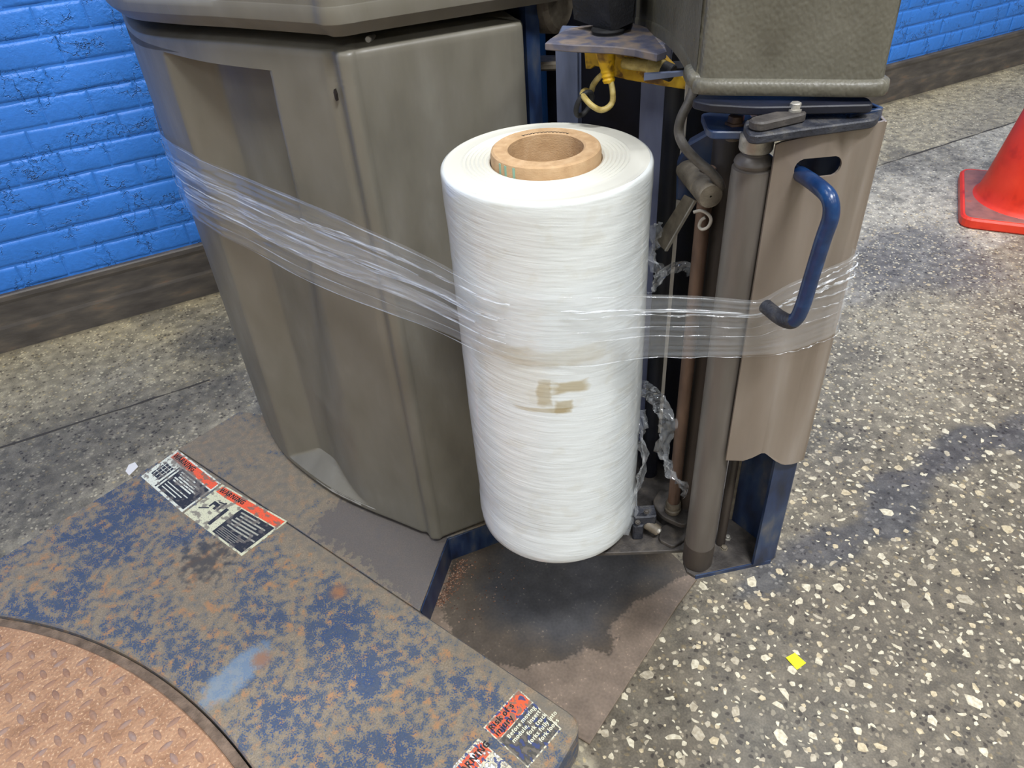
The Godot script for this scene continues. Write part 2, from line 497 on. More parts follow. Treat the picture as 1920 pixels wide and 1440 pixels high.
# worn navy enamel over rust and trodden dirt on the deck of the machine
func slab_material() -> void:
	var n := 1280
	var side := 1.2
	var big := noise(71, 0.006, 3).get_image(n, n).get_data()
	var mid := noise(72, 0.04, 5).get_image(n, n).get_data()
	var fine := noise(73, 0.26, 4).get_image(n, n).get_data()
	var spot := noise(74, 0.03, 5).get_image(n, n).get_data()
	var col := PackedByteArray()
	col.resize(n * n * 3)
	var hgt := PackedByteArray()
	hgt.resize(n * n)
	var seam0 := Vector2(-0.1552, -1.4469)
	var seam_u := Vector2(0.9095, -0.4157)
	var pale := Vector2(-0.1514, -0.8221)
	var pale_dir: Vector2 = (Vector2(-0.1032, -0.8442) - Vector2(-0.1971, -0.8012)).normalized()
	var rust := Vector2(-0.1076, -0.8287)
	var rust2 := Vector2(0.0441, -0.8929)
	var oil := Vector2(-0.1504, -1.0921)
	var dirty := Vector2(0.1302, -1.0131)
	var clean := Vector2(-0.2512, -1.3053)
	var clean2 := Vector2(0.0431, -0.7271)
	var bare := Vector2(-0.2132, -1.0429)
	var bare2 := Vector2(0.0497, -0.9573)
	var stain := PackedVector2Array([Vector2(0.0442, -1.0642), Vector2(0.0809, -1.0984), Vector2(0.1162, -1.1056), Vector2(0.1802, -1.0309), Vector2(0.2763, -0.9110), Vector2(0.2797, -0.8940), Vector2(0.1563, -0.7770), Vector2(0.1339, -0.8471), Vector2(0.1085, -0.8885), Vector2(0.1098, -0.9220), Vector2(0.0782, -0.9835), Vector2(0.0503, -1.0298)])
	for y in n:
		for x in n:
			var i := y * n + x
			var w := Vector2(-0.75 + side * x / n, -1.55 + side * y / n)
			var f := fine[i] / 255.0
			var md := mid[i] / 255.0
			var b := big[i] / 255.0
			var across := (w - seam0).dot(seam_u)  # > 0 on the tower's own deck
			var paint := 0.5 + (md - 0.5) * 1.5 + (f - 0.5) * 1.7 + (b - 0.5) * 1.1
			paint += 0.3 * clampf(1.0 - w.distance_to(clean) / 0.16, 0.0, 1.0) + 0.3 * clampf(1.0 - w.distance_to(clean2) / 0.22, 0.0, 1.0) - 0.4 * clampf(1.0 - w.distance_to(bare) / 0.16, 0.0, 1.0) - 0.3 * clampf(1.0 - w.distance_to(bare2) / 0.14, 0.0, 1.0) - 0.12
			if across > -0.05: paint -= 0.7 * clampf((across + 0.05) / 0.06, 0.0, 1.0)
			if across > 0.0: paint += 0.3 * clampf(1.0 - (w.x + 0.16) / 0.08, 0.0, 1.0)
			var sp := spot[i] / 255.0
			# bare, dirty metal
			var r := 140.0 + 60.0 * (f - 0.5)
			var g := 126.0 + 54.0 * (f - 0.5)
			var bl := 108.0 + 46.0 * (f - 0.5)
			var o := clampf((sp - 0.58) * 5.0 + (f - 0.5) * 2.2, 0.0, 1.0)
			if across > -0.02: o *= 0.35
			r = lerpf(r, 176.0, o * 0.8); g = lerpf(g, 128.0, o * 0.8); bl = lerpf(bl, 88.0, o * 0.8)
			if across > -0.02:
				var d2 := clampf(0.4 + (md - 0.5), 0.0, 1.0)
				r = lerpf(r, 122.0, d2); g = lerpf(g, 113.0, d2); bl = lerpf(bl, 102.0, d2)
			var q := clampf((paint - 0.45) * 4.5, 0.0, 1.0)
			var v := 0.8 + 0.45 * f
			r = lerpf(r, 34.0 * v, q * 0.88); g = lerpf(g, 60.0 * v, q * 0.88); bl = lerpf(bl, 108.0 * v, q * 0.88)
			# where the enamel is scuffed it dulls to slate
			var u := clampf((md - 0.42) * 2.0, 0.0, 0.6)
			r = lerpf(r, 112.0, u * 0.6); g = lerpf(g, 108.0, u * 0.6); bl = lerpf(bl, 100.0, u * 0.6)
			# a patch of pale touch-up paint, two rust blooms, a black smear
			var e := w - pale
			var along := e.dot(pale_dir)
			var side_ := e.dot(Vector2(-pale_dir.y, pale_dir.x))
			var k := clampf(1.6 - (absf(along) / 0.062) ** 3 - (absf(side_) / 0.024) ** 2 + (md - 0.5) * 1.6, 0.0, 1.0)
			r = lerpf(r, 128.0, k * 0.72); g = lerpf(g, 148.0, k * 0.72); bl = lerpf(bl, 170.0, k * 0.72)
			for rr in [rust, rust2]:
				k = clampf(1.7 - w.distance_to(rr) / 0.012 + (f - 0.5) * 1.2, 0.0, 1.0)
				r = lerpf(r, 150.0, k * 0.75); g = lerpf(g, 102.0, k * 0.75); bl = lerpf(bl, 74.0, k * 0.75)
			k = clampf(1.4 - w.distance_to(oil) / 0.04 + (md - 0.5) * 2.6, 0.0, 1.0)
			r = lerpf(r, 64.0, k * 0.7); g = lerpf(g, 62.0, k * 0.7); bl = lerpf(bl, 64.0, k * 0.7)
			if across > 0.0 and w.x > -0.05:
				k = clampf(0.5 - (outline_distance(w, stain) + (md - 0.5) * 0.05 + (f - 0.5) * 0.012) / 0.006, 0.0, 1.0)
				r = lerpf(r, 92.0 + 14.0 * f, k * 0.85); g = lerpf(g, 86.0 + 14.0 * f, k * 0.85); bl = lerpf(bl, 86.0 + 12.0 * f, k * 0.85)
			col[i * 3] = int(clampf(r, 0, 255)); col[i * 3 + 1] = int(clampf(g, 0, 255)); col[i * 3 + 2] = int(clampf(bl, 0, 255))
			hgt[i] = int(clampf(128.0 + q * 40.0 + (f - 0.5) * 110.0, 0, 255))
	var m := StandardMaterial3D.new()
	m.albedo_texture = ImageTexture.create_from_image(Image.create_from_data(n, n, false, Image.FORMAT_RGB8, col))
	m.heightmap_enabled = true
	m.heightmap_texture = ImageTexture.create_from_image(Image.create_from_data(n, n, false, Image.FORMAT_L8, hgt))
	m.heightmap_scale = 0.05
	m.uv1_triplanar = true
	m.uv1_world_triplanar = true
	m.uv1_scale = Vector3.ONE / side
	m.uv1_offset = Vector3(0.75 / side, 0, 1.55 / side)
	m.albedo_color = c8(243, 244, 240)
	m.roughness = 0.62
	M.slab = m

# the low steel plate under the roll: dark oil over brown grime
func plate_material() -> void:
	var n := 640
	var side := 0.64
	var mid := noise(81, 0.02, 4).get_image(n, n).get_data()
	var fine := noise(82, 0.15, 3).get_image(n, n).get_data()
	var col := PackedByteArray()
	col.resize(n * n * 3)
	var oil := PackedVector2Array([Vector2(0.1949, -0.7932), Vector2(0.1956, -0.7250), Vector2(0.2216, -0.6832), Vector2(0.2781, -0.6349), Vector2(0.3443, -0.6152), Vector2(0.3749, -0.6220), Vector2(0.4142, -0.5912), Vector2(0.4453, -0.6052), Vector2(0.4244, -0.6233), Vector2(0.4551, -0.6363), Vector2(0.5096, -0.6494), Vector2(0.5368, -0.6468), Vector2(0.5712, -0.6535), Vector2(0.6275, -0.6481), Vector2(0.7261, -0.7079), Vector2(0.4650, -0.9453), Vector2(0.2706, -0.9158)])
	var grey_ := PackedVector2Array([Vector2(0.2831, -0.8217), Vector2(0.2756, -0.7401), Vector2(0.3176, -0.6787), Vector2(0.3552, -0.6333), Vector2(0.4164, -0.6279), Vector2(0.4419, -0.6502), Vector2(0.5228, -0.6682), Vector2(0.5939, -0.6678), Vector2(0.5663, -0.8027), Vector2(0.3849, -0.9103)])
	for y in n:
		for x in n:
			var i := y * n + x
			var w := Vector2(0.12 + side * x / n, -1.08 + side * y / n)
			var f := fine[i] / 255.0
			var md := mid[i] / 255.0
			var wob := (md - 0.5) * 0.016 + (f - 0.5) * 0.01
			var k := clampf(0.5 - (outline_distance(w, oil) + wob) / 0.005, 0.0, 1.0)
			var k2 := clampf(0.5 - (outline_distance(w, grey_) + wob * 1.5) / 0.05, 0.0, 1.0)
			var v := 0.92 + 0.2 * (md - 0.5) + 0.16 * (f - 0.5)
			var r := lerpf(lerpf(134.0, 92.0, k), 84.0, k2) * v
			var g := lerpf(lerpf(118.0, 82.0, k), 83.0, k2) * v
			var b := lerpf(lerpf(103.0, 71.0, k), 84.0, k2) * v
			if f > 0.8 and md > 0.55:
				r += 40.0; g += 34.0; b += 26.0
			col[i * 3] = int(clampf(r, 0, 255)); col[i * 3 + 1] = int(clampf(g, 0, 255)); col[i * 3 + 2] = int(clampf(b, 0, 255))
	var m := StandardMaterial3D.new()
	m.albedo_texture = ImageTexture.create_from_image(Image.create_from_data(n, n, false, Image.FORMAT_RGB8, col))
	m.uv1_triplanar = true
	m.uv1_world_triplanar = true
	m.uv1_scale = Vector3.ONE / side
	m.uv1_offset = Vector3(-0.12 / side, 0, 1.08 / side)
	m.roughness = 0.5
	m.heightmap_enabled = true
	m.heightmap_texture = M.fine_height
	m.heightmap_scale = 0.02
	M.plate = m

# milky stretch film wound on the roll; u runs round the roll, v from top to foot
func roll_material() -> void:
	var w := 1024
	var h := 1024
	var long_img := noise(91, 0.05, 4).get_seamless_image(128, h)
	long_img.resize(w, h, Image.INTERPOLATE_CUBIC)
	var long_ := long_img.get_data()
	var thread_img := noise(95, 0.16, 3).get_seamless_image(96, h)
	thread_img.resize(w, h, Image.INTERPOLATE_CUBIC)
	var thread := thread_img.get_data()
	var mid := noise(92, 0.012, 4).get_seamless_image(w, h).get_data()
	var hgt := PackedByteArray()
	hgt.resize(w * h)
	var col := PackedByteArray()
	col.resize(w * h * 3)
	for y in h:
		for x in w:
			# the wraps slope a little round the roll
			var yy := (y + int(26.0 * sin(TAU * x / w))) % h
			if yy < 0: yy += h
			var i := y * w + x
			var L := long_[yy * w + x] / 255.0
			var T := thread[yy * w + x] / 255.0
			var md := mid[i] / 255.0
			hgt[i] = int(clampf(128.0 + (L - 0.5) * 150.0 + (T - 0.5) * 70.0, 0, 255))
			var u := float(x) / w
			var v := float(y) / h
			var r := 224.0 + 8.0 * (T - 0.5)
			var g := 230.0 + 8.0 * (T - 0.5)
			var b := 231.0 + 8.0 * (T - 0.5)
			var tint := clampf((md - 0.6) * 0.6, 0.0, 0.08)
			if v < 0.3: tint += 0.12 * (0.3 - v) / 0.3
			# grubby thumbed patches half-way up, on the side that faces out
			for st in [[0.47, 0.335, 0.11, 0.022, 0.28], [0.527, 0.415, 0.03, 0.018, 0.75], [0.484, 0.425, 0.011, 0.034, 0.5], [0.515, 0.468, 0.013, 0.018, 0.6], [0.475, 0.476, 0.05, 0.006, 0.5], [0.44, 0.40, 0.07, 0.07, 0.14]]:
				var dx: float = absf(u - st[0]) / st[2]
				var dy: float = absf(v - st[1]) / st[3]
				var k: float = clampf(1.1 - maxf(dx, dy) + (md - 0.5) * 0.7 + (L - 0.5) * 0.4, 0.0, 1.0)
				tint += st[4] * clampf(k * 2.5, 0.0, 1.0)
			tint = clampf(tint, 0.0, 1.0)
			r = lerpf(r, 160.0, tint * 0.85); g = lerpf(g, 146.0, tint * 0.88); b = lerpf(b, 118.0, tint * 0.95)
			col[i * 3] = int(clampf(r, 0, 255)); col[i * 3 + 1] = int(clampf(g, 0, 255)); col[i * 3 + 2] = int(clampf(b, 0, 255))
	var m := StandardMaterial3D.new()
	m.albedo_texture = ImageTexture.create_from_image(Image.create_from_data(w, h, false, Image.FORMAT_RGB8, col))
	m.heightmap_enabled = true
	m.heightmap_texture = ImageTexture.create_from_image(Image.create_from_data(w, h, false, Image.FORMAT_L8, hgt))
	m.heightmap_scale = 0.055
	m.roughness = 0.28
	m.clearcoat_enabled = true
	m.clearcoat = 0.6
	m.clearcoat_roughness = 0.1
	M.roll_side = m
	M.roll_end = plain(c8(203, 201, 189), 0.5)
	M.roll_end.clearcoat_enabled = true
	M.roll_end.clearcoat = 0.2
	M.roll_end.clearcoat_roughness = 0.25

# ---------------------------------------------------------------- the hall
func grid_floor() -> ArrayMesh:
	var x0 := -0.85
	var z0 := -2.25
	var step := 0.016
	var nx := 288
	var nz := 136
	var big := noise(101, 1.1, 4)
	var mid := noise(102, 6.0, 4)
	var wet := PackedVector2Array([Vector2(0.7100, -0.6263), Vector2(0.7904, -0.6152), Vector2(0.8787, -0.6234), Vector2(0.9543, -0.6020), Vector2(1.0453, -0.6129), Vector2(1.1476, -0.6566), Vector2(1.2239, -0.6344), Vector2(1.3401, -0.6750), Vector2(1.3959, -0.6718), Vector2(1.4720, -0.6502), Vector2(1.5520, -0.6179), Vector2(1.4365, -0.5277), Vector2(1.3854, -0.5875), Vector2(1.3062, -0.6032), Vector2(1.2221, -0.5755), Vector2(1.0501, -0.5217), Vector2(0.9786, -0.5338), Vector2(0.8907, -0.5415), Vector2(0.7766, -0.5455), Vector2(0.6909, -0.5753)])
	var wet2 := PackedVector2Array([Vector2(1.9745, -1.4410), Vector2(2.1614, -1.3340), Vector2(2.1255, -1.1237), Vector2(2.0135, -0.9940), Vector2(1.8600, -1.0271), Vector2(1.7661, -1.1234), Vector2(1.6139, -1.1725), Vector2(1.8001, -1.3448)])
	var wet3 := PackedVector2Array([Vector2(-0.5504, -1.8719), Vector2(-0.4031, -1.8535), Vector2(-0.2239, -1.8311), Vector2(-0.0363, -1.8077), Vector2(0.0569, -1.7768), Vector2(0.0438, -1.6506), Vector2(-0.0647, -1.6434), Vector2(-0.2267, -1.5612), Vector2(-0.4131, -1.5140), Vector2(-0.5396, -1.4646)])
	var V := PackedVector3Array()
	var N := PackedVector3Array()
	var C := PackedColorArray()
	var I := PackedInt32Array()
	for k in nz + 1:
		for j in nx + 1:
			var x := x0 + j * step
			var z := z0 + k * step
			var p := Vector2(x, z)
			var b := big.get_noise_2d(x, z)
			var m := mid.get_noise_2d(x, z)
			var col := c8(206, 200, 186)
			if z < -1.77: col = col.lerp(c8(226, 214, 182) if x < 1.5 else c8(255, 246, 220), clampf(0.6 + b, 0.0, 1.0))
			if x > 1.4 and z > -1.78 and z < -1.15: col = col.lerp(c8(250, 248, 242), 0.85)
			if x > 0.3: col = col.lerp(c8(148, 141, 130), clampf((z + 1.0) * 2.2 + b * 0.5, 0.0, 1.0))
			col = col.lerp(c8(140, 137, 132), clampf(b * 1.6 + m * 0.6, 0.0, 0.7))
			for st in [[wet, c8(118, 118, 124), 0.008, 0.95], [wet2, c8(146, 146, 152), 0.05, 0.75], [wet3, c8(150, 146, 138), 0.06, 0.7]]:
				var d: float = outline_distance(p, st[0]) + m * 0.05
				col = col.lerp(st[1], clampf(0.5 - d / (2.0 * st[2]), 0.0, 1.0) * st[3])
			# darker along the foot of the wall
			col = col.lerp(c8(96, 90, 80), 0.55 * clampf(1.0 - (z + 2.25) / 0.03, 0.0, 1.0))
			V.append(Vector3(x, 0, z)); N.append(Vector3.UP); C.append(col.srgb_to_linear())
	for k in nz:
		for j in nx:
			var i := k * (nx + 1) + j
			I.append_array([i, i + 1, i + nx + 2, i, i + nx + 2, i + nx + 1])
	# the rest of the hall's floor round that
	var x1 := x0 + nx * step
	var z1 := z0 + nz * step
	for r in [[-5.0, -2.4, x0, 7.0], [x1, -2.4, 6.0, 7.0], [x0, z1, x1, 7.0], [x0, -2.4, x1, z0]]:
		var i := V.size()
		for q in [Vector3(r[0], 0, r[1]), Vector3(r[2], 0, r[1]), Vector3(r[2], 0, r[3]), Vector3(r[0], 0, r[3])]:
			V.append(q); N.append(Vector3.UP); C.append(c8(196, 190, 176).srgb_to_linear())
		I.append_array([i, i + 1, i + 2, i, i + 2, i + 3])
	var arr := []
	arr.resize(Mesh.ARRAY_MAX)
	arr[Mesh.ARRAY_VERTEX] = V
	arr[Mesh.ARRAY_NORMAL] = N
	arr[Mesh.ARRAY_COLOR] = C
	arr[Mesh.ARRAY_INDEX] = I
	var mesh := ArrayMesh.new()
	mesh.add_surface_from_arrays(Mesh.PRIMITIVE_TRIANGLES, arr)
	# the slab has thickness
	var s := begin()
	box(s, Vector3(0.5, -0.06, 2.3), Basis(), Vector3(11.0, 0.1, 9.4), 0.0)
	s.generate_normals()
	s.commit(mesh)
	return mesh

func chip_mesh(seed_: int) -> ArrayMesh:
	var r := RandomNumberGenerator.new()
	r.seed = seed_
	var s := begin()
	var n := 5 + seed_ % 3
	var lo := PackedVector3Array()
	var hi := PackedVector3Array()
	var el := r.randf_range(0.38, 0.95)
	for k in n:
		var a := TAU * (k + r.randf_range(-0.28, 0.28)) / n
		var q := r.randf_range(0.62, 1.15)
		lo.append(Vector3(cos(a) * q, -0.05, sin(a) * q * el))
		hi.append(Vector3(cos(a) * q * 0.9, 0.05, sin(a) * q * el * 0.9))
	for k in n:
		var j := (k + 1) % n
		quad(s, lo[k], lo[j], hi[j], hi[k], lo[k] + lo[j] + Vector3(0, 0.3, 0))
		tri(s, Vector3(0, 0.07, 0), hi[k], hi[j], Vector3.UP)
	s.generate_normals()
	return s.commit()

func room() -> void:
	var f := MeshInstance3D.new()
	f.name = "floor"
	f.mesh = grid_floor()
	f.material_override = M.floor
	add_child(f)
	tag(f, "worn grey concrete floor with cream stone chips showing", "", "", "structure")
	# the cut joint that runs along the wall
	var s := begin()
	for seg in [[-0.85, 0.0], [2.2, 3.75]]:
		var p := PackedVector2Array()
		var q := PackedVector2Array()
		var k: float = seg[0]
		while k < seg[1]:
			p.append(Vector2(k, -1.783 + rng.randf_range(-0.003, 0.003)))
			q.append(Vector2(k, -1.777 + rng.randf_range(-0.003, 0.003)))
			k += 0.05
		q.reverse()
		p.append_array(q)
		prism(s, p, -0.001, 0.0006)
	part("floor_joint", s, plain(c8(62, 58, 54), 0.9), f)
	# stone chips: the largest each by itself, the small ones in one mass
	var kinds := []
	for k in 10: kinds.append(chip_mesh(200 + k))
	var wet := PackedVector2Array([Vector2(0.7100, -0.6263), Vector2(0.7904, -0.6152), Vector2(0.8787, -0.6234), Vector2(0.9543, -0.6020), Vector2(1.0453, -0.6129), Vector2(1.1476, -0.6566), Vector2(1.2239, -0.6344), Vector2(1.3401, -0.6750), Vector2(1.3959, -0.6718), Vector2(1.4720, -0.6502), Vector2(1.5520, -0.6179), Vector2(1.4365, -0.5277), Vector2(1.3854, -0.5875), Vector2(1.3062, -0.6032), Vector2(1.2221, -0.5755), Vector2(1.0501, -0.5217), Vector2(0.9786, -0.5338), Vector2(0.8907, -0.5415), Vector2(0.7766, -0.5455), Vector2(0.6909, -0.5753)])
	var keep_off := PackedVector2Array([Vector2(0.20, -0.30), Vector2(0.305, -0.478), Vector2(0.585, -0.603), Vector2(0.66, -0.63), Vector2(0.72, -1.0), Vector2(0.1, -1.5), Vector2(-0.3, -0.5)])
	var put: Array = []
	var taken := {}
	var tries := 0
	while tries < 22000 and put.size() < 8000:
		tries += 1
		var z := -0.1 - 1.35 * pow(rng.randf(), 0.8)
		var x := rng.randf_range(0.28, 2.3)
		if in_poly(Vector2(x, z), keep_off): continue
		var near := clampf((z + 1.0) * 3.0, 0.0, 1.0)
		var size := lerpf(0.0032, 0.0044, near) * 1.12 * exp(rng.randf_range(-0.75, 1.0) * rng.randf_range(0.5, 1.1) * lerpf(0.8, 1.15, near))
		if in_poly(Vector2(x, z), wet) and rng.randf() < 0.78: continue
		var cell := Vector2i(int(x / 0.011), int(z / 0.011))
		if taken.has(cell) and rng.randf() < 0.9: continue
		if size > 0.008:
			var clash := false
			for dx in [-1, 0, 1]:
				for dz in [-1, 0, 1]:
					if taken.get(cell + Vector2i(dx, dz), 0.0) > 0.006: clash = true
			if clash: continue
		taken[cell] = size
		put.append([size, x, z, rng.randi() % 10, rng.randf() * TAU, rng.randi() % 6])
	put.sort_custom(func(a, b): return a[0] / (0.6 + a[1] * a[1] + a[2] * a[2]) > b[0] / (0.6 + b[1] * b[1] + b[2] * b[2]))
	var mats := [M.stone, M.stone, M.stone, M.stone_grey, M.stone_tan, M.stone_grey]
	for k in 300:
		var d = put[k]
		var mi := MeshInstance3D.new()
		mi.name = "stone_chip" if k == 0 else "stone_chip_%03d" % k
		mi.mesh = kinds[d[3]]
		mi.material_override = mats[d[5]]
		mi.transform = Transform3D(Basis(Vector3.UP, d[4]).scaled(Vector3(d[0], minf(d[0], 0.008), d[0])), Vector3(d[1], 0.0, d[2]))
		f.add_child(mi)
	for v in 4:
		var mm := MultiMesh.new()
		mm.transform_format = MultiMesh.TRANSFORM_3D
		mm.mesh = kinds[v * 2]
		var rest := put.slice(300).filter(func(d): return d[3] % 4 == v)
		mm.instance_count = rest.size()
		for k in rest.size():
			var d = rest[k]
			mm.set_instance_transform(k, Transform3D(Basis(Vector3.UP, d[4]).scaled(Vector3(d[0], minf(d[0], 0.008), d[0])), Vector3(d[1], 0.0, d[2])))
		var mi := MultiMeshInstance3D.new()
		mi.name = "small_stone_chips" if v == 0 else "small_stone_chips_%03d" % v
		mi.multimesh = mm
		mi.material_override = [M.stone, M.stone_grey, M.stone, M.stone_tan][v]
		f.add_child(mi)
		tag(mi, "", "", "", "stuff")
	for w in [["wall_left", Vector3(-5.05, 2.1, 2.3), Vector3(0.1, 4.4, 9.4)], ["wall_right", Vector3(6.05, 2.1, 2.3), Vector3(0.1, 4.4, 9.4)], ["wall_front", Vector3(0.5, 2.1, 7.05), Vector3(11.2, 4.4, 0.1)], ["ceiling", Vector3(0.5, 4.32, 2.3), Vector3(11.2, 0.1, 9.4)]]:
		s = begin()
		box(s, w[1], Basis(), w[2], 0.0)
		var o := part(w[0], s, M.hall)
		tag(o, "plain light grey " + ("ceiling" if w[0] == "ceiling" else "hall wall") + " outside the photograph's frame", "", "", "structure")
	# skirting: an old steel channel set on the floor along the wall
	s = begin()
	var prof := PackedVector2Array([Vector2(-2.27, 0.0), Vector2(-2.247, 0.0), Vector2(-2.2465, 0.070), Vector2(-2.2485, 0.080), Vector2(-2.2485, 0.140), Vector2(-2.246, 0.150), Vector2(-2.247, 0.162), Vector2(-2.25, 0.166), Vector2(-2.27, 0.167)])
	extrude(s, prof, Transform3D(Basis(Vector3(0, 0, 1), Vector3(0, 1, 0), Vector3(1, 0, 0)), Vector3.ZERO), -5.0, 6.0)
	tag(part("baseboard_back", s, M.skirting), "dark rusty steel skirting channel along the blue brick wall", "", "", "structure")

func brick_mesh(length: float, height: float, seed_: int) -> ArrayMesh:
	var r := RandomNumberGenerator.new()
	r.seed = seed_
	var s := begin()
	var w := length * 0.5
	var hh := height * 0.5
	s.set_smooth_group(1)
	# front face cut into a small grid with slumped rims
	var xs := [-w, -w + 0.003, -w + 0.010, -w * 0.3, w * 0.35, w - 0.010, w - 0.003, w]
	var ys := [-hh, -hh + 0.003, -hh + 0.009, hh - 0.009, hh - 0.003, hh]
	var zs := [0.0, 0.0028, 0.0042, 0.0042, 0.0028, 0.0]
	var rows := []
	for j in 6:
		var row := PackedVector3Array()
		for i in 8:
			var d: float = minf(zs[j], [0.0022, 0.0034, 0.0042, 0.0046, 0.0044, 0.0042, 0.0034, 0.0022][i])
			if d > 0.004: d += r.randf_range(-0.0009, 0.0009)
			row.append(Vector3(xs[i], ys[j] + (r.randf_range(-0.0012, 0.0012) if i > 0 and i < 7 else 0.0), d))
		rows.append(row)
	skin(s, rows, func(_p, _i, _k): return Vector3.BACK)
	s.generate_normals()
	return s.commit()

func bricks() -> void:
	var wall := MeshInstance3D.new()
	wall.name = "wall_back"
	var s := begin()
	box(s, Vector3(0.5, 2.1, -2.332), Basis(), Vector3(11.2, 4.4, 0.14), 0.0)
	s.generate_normals()
	wall.mesh = s.commit()
	wall.material_override = M.blue_paint
	add_child(wall)
	tag(wall, "old brick wall thickly painted bright blue, paint cracked and flaking", "", "", "structure")
	var kinds := {}
	for k in 5:
		kinds["long%d" % k] = brick_mesh(0.213, 0.0635, 300 + k)
		kinds["short%d" % k] = brick_mesh(0.107, 0.0635, 320 + k)
	var rest := {}
	var count := 0
	for row in 26:
		var y := 0.1695 + 0.0672 * (row + 0.5)
		var header := row % 6 == 3 or row % 6 == 0
		var x := -4.9 + (0.056 if row % 2 else 0.0) + rng.randf_range(-0.01, 0.01)
		while x < 5.9:
			var short_ := header or rng.randf() < 0.06
			var L := 0.112 if short_ else 0.218
			var key := ("short%d" if short_ else "long%d") % (rng.randi() % 5)
			var T := Transform3D(Basis(), Vector3(x + L * 0.5, y + rng.randf_range(-0.0008, 0.0008), -2.2632 + rng.randf_range(-0.0006, 0.0008)))
			var shown := (y < 1.0 and x > -0.95 and x < 0.35) or (y < 0.55 and x > 2.3 and x < 3.75)
			if shown and count < 300:
				var b := MeshInstance3D.new()
				b.name = "brick" if count == 0 else "brick_%03d" % count
				b.mesh = kinds[key]
				b.material_override = M.blue_paint
				b.transform = T
				wall.add_child(b)
				count += 1
			else:
				if not rest.has(key): rest[key] = []
				rest[key].append(T)
			x += L
	var n := 0
	for key in rest:
		var mm := MultiMesh.new()
		mm.transform_format = MultiMesh.TRANSFORM_3D
		mm.mesh = kinds[key]
		mm.instance_count = rest[key].size()
		for k in rest[key].size(): mm.set_instance_transform(k, rest[key][k])
		var mi := MultiMeshInstance3D.new()
		mi.name = "brickwork" if n == 0 else "brickwork_%03d" % n
		mi.multimesh = mm
		mi.material_override = M.blue_paint
		wall.add_child(mi)
		tag(mi, "", "", "", "stuff")
		n += 1

# ---------------------------------------------------------------- the wrapping machine
const TOWER := [Vector2(0.10, -1.95), Vector2(0.055, -1.75), Vector2(0.044, -1.62), Vector2(0.038, -1.47), Vector2(0.038, -1.38), Vector2(0.047, -1.295), Vector2(0.067, -1.222), Vector2(0.106, -1.122), Vector2(0.150, -1.045), Vector2(0.190, -0.985), Vector2(0.232, -0.921), Vector2(0.240, -0.911), Vector2(0.252, -0.904), Vector2(0.262, -0.903), Vector2(0.330, -0.899), Vector2(0.453, -0.893), Vector2(0.468, -0.899), Vector2(0.474, -0.915), Vector2(0.476, -1.0)]

# points every few millimetres along a plan line: [point, outward normal, distance]
func walk(ctrl: Array, step: float) -> Array:
	var dense := []
	for i in ctrl.size() - 1:
		var a: Vector2 = ctrl[i]
		var b: Vector2 = ctrl[i + 1]
		var curved: bool = a.distance_to(b) < 0.16 and i > 0 and i < ctrl.size() - 2
		var n := maxi(1, int(ceil(a.distance_to(b) / step)))
		for k in n:
			var t := float(k) / n
			dense.append(a.cubic_interpolate(b, ctrl[i - 1], ctrl[i + 2], t) if curved else a.lerp(b, t))
	dense.append(ctrl[ctrl.size() - 1])
	var out := []
	var d := 0.0
	for i in dense.size():
		if i > 0: d += dense[i].distance_to(dense[i - 1])
		var t: Vector2 = (dense[mini(i + 1, dense.size() - 1)] - dense[maxi(i - 1, 0)]).normalized()
		out.append([dense[i], Vector2(-t.y, t.x) * -1.0, d])
	# the outward side is the one that faces the camera's aisle
	if out[out.size() / 2][1].dot(Vector2(-0.5, 1.0)) < 0.0:
		for o in out: o[1] = -o[1]
	return out

func cover_relief(sd: float, y: float) -> float:
	var d := 0.0
	# the tall moulded recess
	var left := lerpf(0.698, 0.736, clampf((y - 0.11) / 0.79, 0.0, 1.0))
	var right := lerpf(0.955, 0.968, clampf((y - 0.1) / 0.8, 0.0, 1.0))
	var soft := lerpf(0.16, 0.012, pow(clampf((y - 0.3) / 0.6, 0.0, 1.0), 0.7))
	var a := clampf((sd - left) / 0.066, 0.0, 1.0)
	var b := smoothstep(0.0, 1.0, clampf((right - sd) / soft, 0.0, 1.0))
	var top := clampf((0.905 - y) / 0.0066, 0.0, 1.0)
	var bottom := clampf((y - 0.0965) / 0.033, 0.0, 1.0)
	d -= 0.042 * minf(minf(a, b), minf(top, bottom))
	# the raised bead on the corner, with a groove beside it
	var e := (sd - 1.096) / 0.015
	if absf(e) < 1.0: d += 0.006 * (1.0 - e * e * e * e) * smoothstep(0.0, 0.35, 1.0 - absf(e))
	var g := (sd - 1.074) / 0.007
	if absf(g) < 1.0: d -= 0.003 * (1.0 - g * g)
	return d

